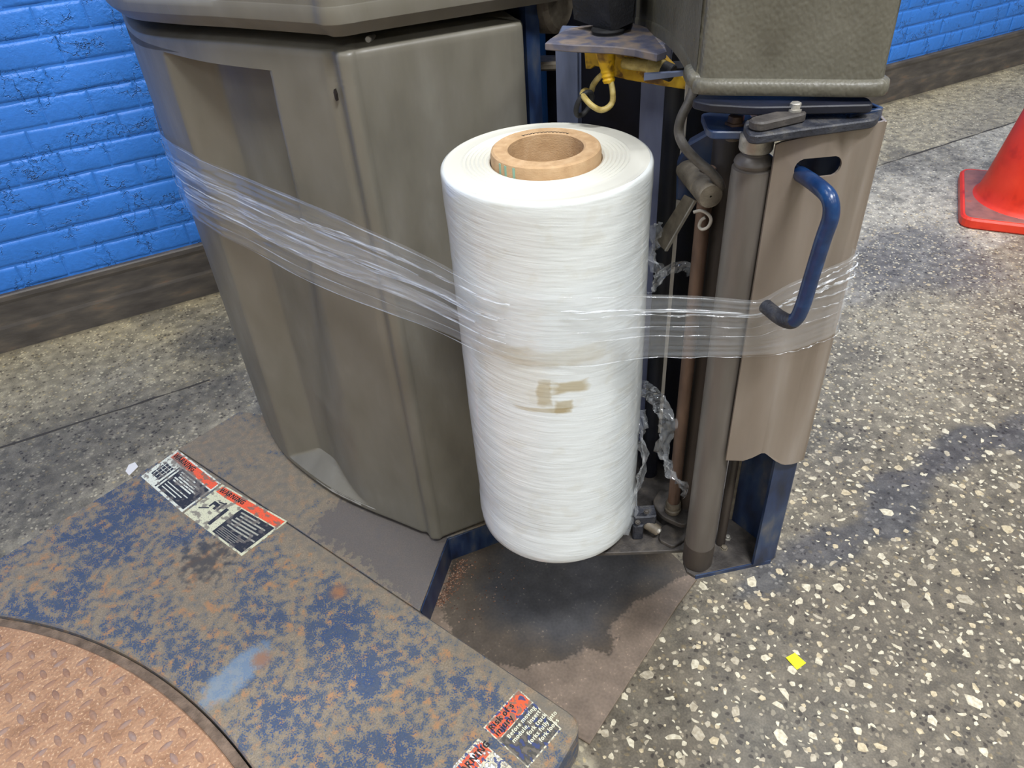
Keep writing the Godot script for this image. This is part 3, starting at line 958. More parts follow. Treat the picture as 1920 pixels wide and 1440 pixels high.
func wrapper_machine() -> void:
	var t := thing("stretch_wrapper", Vector3(0.25, 0, -1.2), "olive and navy pallet wrapping machine with rusted blue floor deck", "machine")
	# ---- deck
	var deck := PackedVector2Array()
	var corner := rounded(PackedVector2Array([Vector2(0.1, -0.895), Vector2(0.297, -0.478), Vector2(0.1, -0.37)]), 0.03, 5).slice(6, 12)
	deck.append(Vector2(-0.155, -1.447))
	deck.append_array(corner)
	deck.append(Vector2(-0.118, -0.246))
	var centre := Vector2(-1.12, -0.3586)
	var a0 := (Vector2(-0.118, -0.246) - centre).angle()
	var a1 := (Vector2(-0.645, -1.243) - centre).angle()
	for k in 49:
		deck.append(centre + Vector2.from_angle(lerpf(a0, a1, k / 48.0)) * 1.0075)
	var s := begin()
	prism(s, deck, 0.002, 0.07, 0.0025)
	var base := part("base_frame", s, M.slab, t)
	s = begin()
	prism(s, PackedVector2Array([Vector2(-0.1535, -1.4478), Vector2(-0.005, -1.509), Vector2(0.05, -1.452), Vector2(0.45, -1.6), Vector2(0.62, -0.915), Vector2(0.40, -0.897), Vector2(0.262, -0.908), Vector2(0.157, -0.786), Vector2(0.1555, -0.7844)]), 0.004, 0.0692, 0.0012)
	part("tower_deck", s, M.slab, t)
	# navy enamel on the upright faces of the deck
	s = begin()
	for e in [[Vector2(0.2620, -0.9075), Vector2(0.1575, -0.7855)], [Vector2(0.40, -0.8965), Vector2(0.262, -0.9075)]]:
		var n: Vector2 = (e[1] - e[0]).normalized()
		n = Vector2(-n.y, n.x) * (1.0 if Vector2(-n.y, n.x).dot(Vector2(0.5, 0.5)) > 0 else -1.0) * 0.0022
		prism(s, PackedVector2Array([e[0], e[1], e[1] + n, e[0] + n]), 0.004, 0.067, 0.0006)
	part("deck_edge", s, M.navy, t)
	# the fixed rim of the turntable round the rest of the ring
	s = begin()
	lathe(s, Vector3(-1.12, 0, -0.3586), Vector3.UP, [Vector2(0.002, 1.009), Vector2(0.002, 1.12), Vector2(0.05, 1.12), Vector2(0.056, 1.11), Vector2(0.056, 1.009), Vector2(0.002, 1.009)], 160)
	part("turntable_rim", s, M.slab, t)
	s = begin()
	prism(s, PackedVector2Array([Vector2(0.10, -0.86), Vector2(0.303, -0.474), Vector2(0.566, -0.604), Vector2(0.640, -0.636), Vector2(0.615, -0.93), Vector2(0.2, -1.02)]), 0.001, 0.0065, 0.001)
	part("floor_plate", s, M.plate, t)
	deck_labels(t)
	# ---- lower cover
	s = begin()
	var path := walk(TOWER, 0.0055)
	var ys: Array = []
	var y := 0.079
	while y < 0.096:
		ys.append(y)
		y += 0.0045
	var low_edge := ys.size()
	for k in 8: ys.append(0.0965 + 0.033 * k / 7.0)
	var inner_low := ys.size() - 1
	y = 0.136
	while y < 0.895:
		ys.append(y)
		y += 0.009
	var inner_top := ys.size()
	ys.append_array([0.8984, 0.9017, 0.905])
	var top_edge := ys.size() - 1
	ys.append_array([0.910, 0.917, 0.924])
	var rows := []
	var last := PackedVector3Array()
	for yy in ys + [0.930, 0.9335, 0.935, 0.938, 0.9435, 0.945]:
		var row := PackedVector3Array()
		for p in path:
			var in_: float = cover_relief(p[2], yy)
			if yy > 0.93: in_ -= {0.9335: 0.0015, 0.935: 0.004, 0.938: 0.014, 0.9435: 0.036, 0.945: 0.11}[yy]
			if yy < 0.083: in_ -= 0.003
			# the rim sinks a little towards the back
			var q: Vector2 = p[0] + p[1] * in_
			var low := 0.020 * smoothstep(0.95, 0.55, p[2])
			row.append(Vector3(q.x, yy - (low if yy > 0.91 else 0.0), q.y))
		rows.append(row)
	var mid := Vector3(0.35, 0.5, -1.35)
	# creases along the recess's foot and head keep their edges
	var face := func(p, i, k): return Vector3(path[k][1].x, 0, path[k][1].y)
	skin(s, rows.slice(0, low_edge + 1), face, 1)
	skin(s, rows.slice(low_edge, inner_low + 1), face, 2)
	skin(s, rows.slice(inner_low, inner_top + 1), face, 3)
	skin(s, rows.slice(inner_top, top_edge + 1), face, 4)
	skin(s, rows.slice(top_edge, rows.size() - 3), face, 5)
	skin(s, rows.slice(rows.size() - 4), func(p, i, k): return Vector3.UP, 6)
	part("lower_cover", s, M.olive, t)
	# bare plastic scraped white along the foot, and a dark nick near the corner bead
	s = begin()
	for lay in [[0.79, 0.925, 0.0905, 0.004], [0.84, 0.96, 0.0955, 0.0025]]:
		rows = [PackedVector3Array(), PackedVector3Array()]
		for p in path:
			if p[2] < lay[0] or p[2] > lay[1]: continue
			var wv := 0.4 + 0.6 * absf(sin(p[2] * 91.0) * cos(p[2] * 37.0))
			var q: Vector2 = p[0] + p[1] * 0.0006
			rows[0].append(Vector3(q.x, lay[2] - lay[3] * wv, q.y))
			rows[1].append(Vector3(q.x, lay[2] + lay[3] * wv * 0.5, q.y))
		skin(s, rows, face, 1)
	var cover := t.get_node("lower_cover")
	part("paint_scuff", s, plain(c8(186, 184, 176), 0.6), cover)
	s = begin()
	var nick := Vector3(0.2268, 0.884, -0.928)
	extrude(s, PackedVector2Array([Vector2(-0.0006, -0.004), Vector2(0.0008, -0.006), Vector2(0.0014, 0.002), Vector2(0.0004, 0.008), Vector2(-0.0012, 0.004)]), Transform3D(Basis(Vector3(0.55, 0, 0.84), Vector3.UP, Vector3(-0.84, 0, 0.55)), nick), -0.001, 0.0035)
	part("nick", s, M.ink, cover)
	s = begin()
	cyl(s, Vector3(0.2734, 0.9419, -0.9150), Vector3(0.2862, 0.9392, -0.9321), 0.004, 0.0008, 12)
	part("cover_screw", s, M.steel, t)
	# ---- upper cover, overhanging the lower one
	s = begin()
	var up: Array = TOWER.slice(0, 14) + [Vector2(0.33, -0.899), Vector2(0.50, -0.888), Vector2(0.525, -0.894), Vector2(0.535, -0.915), Vector2(0.54, -1.05)]
	path = walk(up, 0.0075)
	rows = []
	for e in [[0.952, -0.09], [0.9522, -0.004], [0.953, 0.003], [0.965, 0.0145], [0.968, 0.0165], [0.972, 0.017], [0.978, 0.017], [0.985, 0.017], [0.9865, 0.014], [0.992, 0.005], [1.0, 0.0], [1.03, 0.0], [1.06, 0.016], [1.10, 0.016], [1.20, 0.014], [1.30, 0.012], [1.305, -0.10]]:
		var row := PackedVector3Array()
		for p in path:
			var lower := 0.016 * smoothstep(0.95, 0.55, p[2])
			var off: float = e[1]
			# the hand recess is only on the rounded front
			if e[0] > 0.986 and e[0] < 1.05: off = lerpf(0.0165, off - 0.012, smoothstep(0.70, 0.73, p[2]) * (1.0 - smoothstep(0.90, 0.93, p[2])))
			var bead: float = (p[2] - 1.096) / 0.016
			if absf(bead) < 1.0 and off > 0.0: off += 0.006 * (1.0 - bead * bead)
			var q: Vector2 = p[0] + p[1] * off
			row.append(Vector3(q.x, e[0] - lower, q.y))
		rows.append(row)
	skin(s, rows.slice(0, 3), func(p, i, k): return Vector3.DOWN, 1)
	skin(s, rows.slice(2, 5), func(p, i, k): return Vector3(path[k][1].x, -0.3, path[k][1].y), 2)
	skin(s, rows.slice(4, 9), func(p, i, k): return Vector3(path[k][1].x, 0, path[k][1].y), 3)
	skin(s, rows.slice(8, 10), func(p, i, k): return Vector3.UP, 4)
	skin(s, rows.slice(9), func(p, i, k): return Vector3(path[k][1].x, 0.05, path[k][1].y), 5)
	part("upper_cover", s, M.olive, t)
	# ---- mast behind the covers
	s = begin()
	prism(s, PackedVector2Array([Vector2(0.478, -0.905), Vector2(0.5034, -0.9157), Vector2(0.60, -1.3), Vector2(0.48, -1.3)]), 0.075, 0.968, 0.003)
	part("mast_panel", s, M.navy, t)
	s = begin()
	prism(s, PackedVector2Array([Vector2(0.09, -1.60), Vector2(0.10, -1.3), Vector2(0.30, -0.96), Vector2(0.46, -0.95), Vector2(0.47, -1.5)]), 0.07, 0.951, 0.004)
	part("tower_core", s, M.dark_navy, t)
	s = begin()
	prism(s, PackedVector2Array([Vector2(0.5662, -1.0124), Vector2(0.7076, -0.7347), Vector2(1.0, -0.98), Vector2(0.74, -1.45)]), 0.0, 1.30, 0.004)
	part("mast_column", s, M.dark_navy, t)  # near-black colour stands in for the shade behind the posts
	s = begin()
	cyl(s, Vector3(0.5206, 0.9428, -0.9576), Vector3(0.5412, 0.9446, -0.9231), 0.04, 0.006, 28)
	part("drive_motor", s, M.tan_metal, t)
	s = begin()
	box(s, Vector3(0.5407, 0.8599, -0.9580), Basis(Vector3.UP, -0.6), Vector3(0.05, 0.012, 0.04), 0.003)
	part("rail_stop", s, M.tan_metal, t)

func deck_labels(t: Node3D) -> void:
	# printed stickers: [corners from the top left of the print, clockwise], the print itself, and lettering raised by the ink
	var defs := [
		[PackedVector2Array([Vector2(-0.1552, -1.4435), Vector2(-0.0899, -1.2839), Vector2(-0.1746, -1.2415), Vector2(-0.2374, -1.3968)]), 0],
		[PackedVector2Array([Vector2(-0.0875, -1.2789), Vector2(0.0067, -1.1057), Vector2(-0.0910, -1.0646), Vector2(-0.1712, -1.2361)]), 1],
		[PackedVector2Array([Vector2(0.1616, -0.5447), Vector2(0.2361, -0.5732), Vector2(0.2621, -0.4861), Vector2(0.1915, -0.4604)]), 2],
		[PackedVector2Array([Vector2(0.0855, -0.5096), Vector2(0.1484, -0.5338), Vector2(0.1774, -0.4581), Vector2(0.1161, -0.4359)]), 3]]
	for d in defs:
		var q: PackedVector2Array = d[0]
		var s := begin()
		var uv := [Vector2(0, 0), Vector2(1, 0), Vector2(1, 1), Vector2(0, 1)]
		for k in [0, 1, 2, 0, 2, 3]:
			s.set_uv(uv[k])
			s.add_vertex(Vector3(q[k].x, 0.0709, q[k].y))
		for k in 4:
			var j: int = (k + 1) % 4
			var e := Vector3(q[j].y - q[k].y, 0, q[k].x - q[j].x)
			for w in [[k, 0.0709], [j, 0.0709], [j, 0.0698], [k, 0.0709], [j, 0.0698], [k, 0.0698]]:
				s.set_uv(uv[w[0]])
				s.add_vertex(Vector3(q[w[0]].x, w[1], q[w[0]].y))
		var names := ["worn warning sticker nearest the deck's left edge", "worn warning sticker with pictogram of a tipping figure", "scuffed risk of injury sticker by the deck corner", "torn warning sticker at the near edge of the deck"]
		var o := part("warning_label", s, label_material(d[1]), t, names[d[1]])
		var x: Vector2 = (q[1] - q[0]).normalized()
		var yv: Vector2 = (q[0] - q[3]).normalized()
		var B := Basis(Vector3(x.x, 0, x.y), Vector3(yv.x, 0, yv.y), Vector3.UP)
		var W := q[0].distance_to(q[1])
		var H := q[0].distance_to(q[3])
		var lines: Array = [
			[["WARNING", 0.05, 0.14, 0.14, M.ink]],
			[["WARNING", 0.05, 0.13, 0.13, M.ink]],
			[["Risk of s", 0.05, 0.11, 0.115, M.ink], ["injury", 0.05, 0.245, 0.115, M.ink], ["Before moving", 0.16, 0.43, 0.078, M.pale_ink], ["module, insert", 0.16, 0.54, 0.078, M.pale_ink], ["fork truck", 0.44, 0.65, 0.078, M.pale_ink], ["forks fully into", 0.34, 0.76, 0.078, M.pale_ink], ["fork loops", 0.50, 0.87, 0.078, M.pale_ink]],
			[["WARNING", 0.06, 0.19, 0.14, M.ink]]][d[1]]
		for ln in lines:
			var tm := TextMesh.new()
			var font := SystemFont.new()
			font.font_names = PackedStringArray(["Droid Sans"])
			font.font_weight = 700
			tm.font = font
			tm.text = ln[0]
			tm.font_size = 32
			tm.pixel_size = ln[3] * H / 32.0 * 1.25
			tm.depth = 0.0003
			tm.horizontal_alignment = HORIZONTAL_ALIGNMENT_LEFT
			tm.vertical_alignment = VERTICAL_ALIGNMENT_CENTER
			var p: Vector2 = q[0] + (q[1] - q[0]) * ln[1] + (q[3] - q[0]) * ln[2]
			var mi := MeshInstance3D.new()
			mi.name = numbered("lettering", o)
			mi.mesh = tm
			mi.material_override = ln[4]
			mi.transform = Transform3D(B, Vector3(p.x, 0.0710, p.y))
			o.add_child(mi)

func label_material(k: int) -> StandardMaterial3D:
	var w := 320
	var h := 240
	var im := Image.create(w, h, false, Image.FORMAT_RGB8)
	var cream: Color = [c8(222, 224, 208), c8(212, 210, 178), c8(214, 208, 182), c8(216, 208, 180)][k]
	var orange := c8(238, 96, 58)
	var black := c8(46, 46, 50)
	im.fill(cream)
	if k == 0:
		im.fill_rect(Rect2i(14, 10, 300, 48), orange)
		im.fill_rect(Rect2i(22, 96, 70, 96), black)
		for g in 3:
			im.fill_rect(Rect2i(30 + g * 20, 96, 4, 90), cream)
			im.fill_rect(Rect2i(22, 112 + g * 24, 62, 4), cream)
		im.fill_rect(Rect2i(86, 96, 12, 96), cream)
		im.fill_rect(Rect2i(98, 70, 8, 160), black)
		im.fill_rect(Rect2i(116, 66, 196, 160), black)
		for g in 5:
			im.fill_rect(Rect2i(130 + (g * 7) % 20, 78 + g * 15, 100 + (g * 37) % 60, 9), cream)
		for g in 3:
			im.fill_rect(Rect2i(126, 166 + g * 18, 150 - g * 22, 6), cream)
	elif k == 1:
		im.fill_rect(Rect2i(10, 8, 304, 44), orange)
		im.fill_rect(Rect2i(44, 96, 34, 40), black)
		im.fill_rect(Rect2i(52, 116, 14, 20), cream)
		for g in 30:
			im.fill_rect(Rect2i(60 + g, 84 - g / 3, 4, 7), black)
			im.fill_rect(Rect2i(20 + g, 170 - g, 5, 6), black)
			im.fill_rect(Rect2i(84, 70 + g * 2, 8, 3), black)
		im.fill_rect(Rect2i(106, 92, 16, 120), black)
		im.fill_rect(Rect2i(152, 58, 158, 172), black)
		for g in 6:
			im.fill_rect(Rect2i(164 + (g * 11) % 16, 70 + g * 17, 90 + (g * 29) % 50, 8), c8(176, 174, 156))
		for g in 5:
			im.fill_rect(Rect2i(162, 178 + g * 10, 120 - g * 8, 3), c8(150, 148, 134))
	elif k == 2:
		im.fill_rect(Rect2i(8, 6, 304, 74), orange)
		im.fill_rect(Rect2i(8, 84, 304, 150), c8(78, 76, 70))
	else:
		im.fill_rect(Rect2i(20, 14, 292, 70), orange)
		im.fill_rect(Rect2i(60, 110, 120, 60), c8(70, 70, 72))
	# scuffs: trodden dirt wears through to the deck's own greys and blues
	var nz := noise(400 + k, 0.022, 5).get_image(w, h).get_data()
	var nf := noise(410 + k, 0.12, 3).get_image(w, h).get_data()
	for y in h:
		for x in w:
			var i := y * w + x
			var c := im.get_pixel(x, y)
			var d := clampf((nz[i] - [150.0, 146.0, 132.0, 128.0][k]) / 26.0, 0.0, 1.0) * 0.75
			if k == 0: d = maxf(d, 0.85 * clampf(1.5 - absf(y - 40.0 - (x - 20.0) * 0.18 + (nz[i] - 128) * 0.3) / 20.0, 0.0, 1.0) * clampf((190.0 - absf(x - 190.0)) / 40.0, 0.0, 1.0))
			d = maxf(d, clampf((nf[i] - 172.0) / 30.0, 0.0, 1.0) * 0.55)
			c = c.lerp(c8(118, 110, 100), d)
			if k >= 2 and nz[i] < 84: c = c.lerp(c8(64, 74, 118), 0.9)
			if k == 3 and nz[i] > 175: c = c8(224, 228, 236)
			im.set_pixel(x, y, c)
	var m := StandardMaterial3D.new()
	m.albedo_texture = ImageTexture.create_from_image(im)
	m.texture_repeat = false
	m.roughness = 0.45
	return m

func turntable() -> void:
	var c := Vector3(-1.122, 0.0, -0.362)
	var t := thing("turntable", c, "round rusty diamond plate turntable set in the blue deck", "turntable")
	var s := begin()
	lathe(s, c, Vector3.UP, [Vector2(0.004, 0.0), Vector2(0.004, 0.984), Vector2(0.063, 0.990), Vector2(0.0655, 0.988), Vector2(0.0655, 0.9), Vector2(0.0655, 0.0)], 180)
	part("disc", s, M.rust_disc, t)
	s = begin()
	lathe(s, c, Vector3.UP, [Vector2(0.05, 0.99), Vector2(0.060, 0.9905), Vector2(0.060, 1.0055), Vector2(0.05, 1.0055)], 180)
	part("dusty_gap", s, M.dust, t, "packed dirt in the gap round the turntable")
	# raised lozenges of the tread plate
	var st := begin()
	var rows := []
	st.set_smooth_group(1)
	var prof := [[-1.0, 0.0], [-0.72, 0.55], [-0.3, 0.92], [0.3, 0.92], [0.72, 0.55], [1.0, 0.0]]
	for k in 5:
		var a = prof[k]
		var b = prof[k + 1]
		for e in [[-1.0, -0.45], [-0.45, 0.45], [0.45, 1.0]]:
			var ha := 0.0 if absf(e[0]) > 0.9 else 1.0
			var hb := 0.0 if absf(e[1]) > 0.9 else 1.0
			var ta: float = minf(1.0, a[1] * 1.5)
			var tb: float = minf(1.0, b[1] * 1.5)
			quad(st, Vector3(a[0] * 0.0125, ha * ta * 0.0024 - 0.0002, a[1] * e[0] * 0.0052), Vector3(b[0] * 0.0125, ha * tb * 0.0024 - 0.0002, b[1] * e[0] * 0.0052), Vector3(b[0] * 0.0125, hb * tb * 0.0024 - 0.0002, b[1] * e[1] * 0.0052), Vector3(a[0] * 0.0125, hb * ta * 0.0024 - 0.0002, a[1] * e[1] * 0.0052), Vector3.UP)
	st.generate_normals()
	var lug: ArrayMesh = st.commit()
	lug.surface_set_material(0, M.lug)
	var o := Vector2(-0.434, -0.987)
	var ua := Vector2(0.0345, 0.0168)
	var ub := Vector2(-0.0168, 0.0345)
	var list := []
	for i in range(-60, 60):
		for j in range(-60, 60):
			for half in 2:
				var p := o + ua * (i + 0.5 * half) + ub * (j + 0.5 * half)
				if p.distance_to(Vector2(c.x, c.z)) > 0.972: continue
				list.append([p.distance_to(Vector2(-0.36, -0.86)), p, half])
	list.sort_custom(func(a, b): return a[0] < b[0])
	var mm := MultiMesh.new()
	mm.transform_format = MultiMesh.TRANSFORM_3D
	mm.mesh = lug
	mm.instance_count = maxi(0, mini(list.size(), 3000) - 300)
	for k in mini(list.size(), 3000):
		var e = list[k]
		var T := Transform3D(Basis(Vector3.UP, deg_to_rad(-72.0 if e[2] == 0 else 18.0)), Vector3(e[1].x, 0.0655, e[1].y) - c)
		if k < 300:
			var mi := MeshInstance3D.new()
			mi.name = "tread_lug" if k == 0 else "tread_lug_%03d" % k
			mi.mesh = lug
			mi.transform = T
			t.add_child(mi)
		else:
			mm.set_instance_transform(k - 300, T)
	var far := MultiMeshInstance3D.new()
	far.name = "tread_pattern"
	far.multimesh = mm
	t.add_child(far)
	tag(far, "", "", "", "stuff")

# ---------------------------------------------------------------- the film carriage
func upright(plan: PackedVector2Array, y0: float, y1: float, bev := 0.001) -> SurfaceTool:
	var s := begin()
	prism(s, plan, y0, y1, bev)
	return s

# a plate between two plan points, standing upright, thick towards n
func wall_plate(a: Vector2, b: Vector2, thick: float) -> PackedVector2Array:
	var d := (b - a).normalized()
	var n := Vector2(-d.y, d.x)
	if n.dot(-a) > 0.0: n = -n
	return PackedVector2Array([a, b, b + n * thick, a + n * thick])

# a thin flat slip over four corners
func slip(s: SurfaceTool, a: Vector3, b: Vector3, c: Vector3, d: Vector3, thick: float) -> void:
	var n := (b - a).cross(d - a).normalized() * thick * 0.5
	if n.z < 0.0: n = -n
	quad(s, a + n, b + n, c + n, d + n, n)
	quad(s, a - n, b - n, c - n, d - n, -n)
	var m := (a + c) * 0.5
	for e in [[a, b], [b, c], [c, d], [d, a]]:
		quad(s, e[0] + n, e[1] + n, e[1] - n, e[0] - n, (e[0] + e[1]) * 0.5 - m)

func bolt(s: SurfaceTool, p: Vector3, axis: Vector3, r: float, hgt: float) -> void:
	lathe(s, p, axis, [Vector2(0, r * 1.35), Vector2(hgt * 0.25, r * 1.35), Vector2(hgt * 0.25, r * 1.02), Vector2(hgt * 0.9, r), Vector2(hgt, r * 0.82), Vector2(hgt, 0)], 6)

func carriage() -> void:
	var t := thing("film_carriage", Vector3(0.5, 0.337, -0.6), "film carriage with rollers, brown guard sheet and olive hood", "film carriage")
	# bottom plate
	part("bottom_plate", upright(PackedVector2Array([Vector2(0.31, -0.575), Vector2(0.3860, -0.5333), Vector2(0.4640, -0.4926), Vector2(0.4512, -0.4784), Vector2(0.4457, -0.4635), Vector2(0.4492, -0.4526), Vector2(0.5507, -0.4229), Vector2(0.5622, -0.4254), Vector2(0.60, -0.475), Vector2(0.70, -0.80), Vector2(0.52, -0.98), Vector2(0.36, -0.80)]), 0.3385, 0.345, 0.001), M.dusty_metal, t)
	var s := begin()
	prism(s, PackedVector2Array([Vector2(0.4498, -0.4512), Vector2(0.5507, -0.4219), Vector2(0.5525, -0.4239), Vector2(0.4514, -0.4532)]), 0.3375, 0.3446, 0.0005)
	part("plate_rim", s, M.navy, t)
	s = begin()
	lathe(s, Vector3(0.3527, 0.345, -0.6375), Vector3.UP, [Vector2(0, 0), Vector2(0, 0.06), Vector2(0.0145, 0.058), Vector2(0.0145, 0.036), Vector2(0.14, 0.035), Vector2(0.15, 0.03), Vector2(0.15, 0)], 32)
	part("roll_hub", s, M.dusty_metal, t)
	# the front prestretch roller: foot, body, neck, collar and drive shaft
	var rc := Vector3(0.4665, 0.345, -0.4690)
	s = begin()
	lathe(s, rc, Vector3.UP, [Vector2(0.04, 0), Vector2(0.04, 0.0186), Vector2(0.53, 0.0186), Vector2(0.541, 0.0182), Vector2(0.542, 0.0158), Vector2(0.546, 0.0172), Vector2(0.549, 0.016), Vector2(0.553, 0.011), Vector2(0.557, 0.010), Vector2(0.557, 0)], 40)
	var ro := part("roller", s, M.roller, t, "grey brown front roller")
	s = begin()
	lathe(s, rc, Vector3.UP, [Vector2(0.0, 0), Vector2(0.0, 0.0176), Vector2(0.004, 0.0192), Vector2(0.036, 0.0194), Vector2(0.0405, 0.0188), Vector2(0.0405, 0)], 40)
	part("roller_foot", s, M.roller_dark, ro)
	s = begin()
	lathe(s, rc + Vector3.UP * 0.555, Vector3.UP, [Vector2(0.0, 0.010), Vector2(0.001, 0.0135), Vector2(0.003, 0.0145), Vector2(0.0145, 0.0145), Vector2(0.016, 0.013), Vector2(0.016, 0)], 32)
	part("roller_collar", s, M.steel, ro)
	s = begin()
	box(s, rc + Vector3.UP * 0.573, Basis(Vector3.UP, 0.5), Vector3(0.013, 0.016, 0.013), 0.001)
	part("roller_shaft", s, M.dusty_dark, ro)
	# second roller behind it, and the rusty tie tube
	s = begin()
	var r2 := Vector3(0.5102, 0.8582, -0.5429)
	r2.y = 0.345
	lathe(s, r2, Vector3.UP, [Vector2(0.0, 0), Vector2(0.0, 0.02), Vector2(0.535, 0.02), Vector2(0.541, 0.017), Vector2(0.541, 0)], 32)
	part("roller", s, M.roller_dark, t, "dark brown rear roller")
	s = begin()
	bolt(s, Vector3(0.4661, 0.9160, -0.4968), Vector3.UP, 0.007, 0.008)
	part("pivot_bolt", s, M.brown_tube, t)
	s = begin()
	var tt := Vector3(0.4776, 0.7634, -0.5388)
	cyl(s, Vector3(tt.x, 0.385, tt.z), Vector3(tt.x, 0.86, tt.z), 0.0078, 0.001, 20)
	var tub := part("tie_tube", s, M.brown_tube, t)
	s = begin()
	lathe(s, Vector3(tt.x, 0.372, tt.z), Vector3.UP, [Vector2(0, 0), Vector2(0, 0.0105), Vector2(0.005, 0.011), Vector2(0.007, 0.0095), Vector2(0.012, 0.0105), Vector2(0.018, 0.0095), Vector2(0.018, 0)], 20)
	part("tube_collar", s, M.tan_metal, tub)
	# thin pale strip and a slim dark rod
	s = begin()
	box(s, Vector3(0.4991, 0.7336, -0.6059) + Vector3.DOWN * 0.02, Basis(Vector3.UP, -0.6), Vector3(0.0042, 0.52, 0.002), 0.0004)
	part("pale_strip", s, M.white_strip, t)
	s = begin()
	var hr := Vector3(0.5097, 0.6502, -0.6360)
	cyl(s, Vector3(hr.x, 0.34, hr.z), Vector3(hr.x, 0.93, hr.z), 0.012, 0.001, 16)
	part("guide_rod", s, M.dark_navy, t)
	part("added_dark_panel", upright(PackedVector2Array([Vector2(0.5322, -0.6755), Vector2(0.5427, -0.5878), Vector2(0.5631, -0.6098), Vector2(0.5508, -0.6991)]), 0.346, 0.93, 0.001), M.dark_navy, t)  # added dark panel, stands in for shade inside the carriage
	# side channel at the right-hand end
	var fa := Vector2(0.5241, -0.4265)
	var fb := Vector2(0.5555, -0.4221)
	s = begin()
	prism(s, wall_plate(fa, fb, 0.004), 0.345, 0.93, 0.0006)
	var wb := Vector2(0.5521, -0.5050)
	prism(s, wall_plate(wb, Vector2(fb.x + 0.004, fb.y - 0.03), 0.004), 0.345, 0.93, 0.0006)
	prism(s, PackedVector2Array([fb, fb + Vector2(0.004, -0.002), Vector2(fb.x + 0.008, fb.y - 0.032), Vector2(fb.x + 0.003, fb.y - 0.032)]), 0.345, 0.93, 0.0006)
	part("side_channel", s, M.navy, t)
	s = begin()
	var fl := Vector3(0.5349, 0.4238, -0.4894)
	box(s, Vector3(fl.x, 0.62, fl.z), Basis(Vector3.UP, -0.7), Vector3(0.006, 0.50, 0.004), 0.0006)
	part("flat_bar", s, M.tan_metal, t)
	s = begin()
	var dr := Vector3(0.5122, 0.3866, -0.4771)
	cyl(s, Vector3(dr.x, 0.345, dr.z), Vector3(dr.x, 0.86, dr.z), 0.006, 0.001, 16)
	part("guide_rod", s, M.roller_dark, t)
	guard(t)
	arms(t)
	fittings(t)
	hood(t)
	plug_and_posts(t)

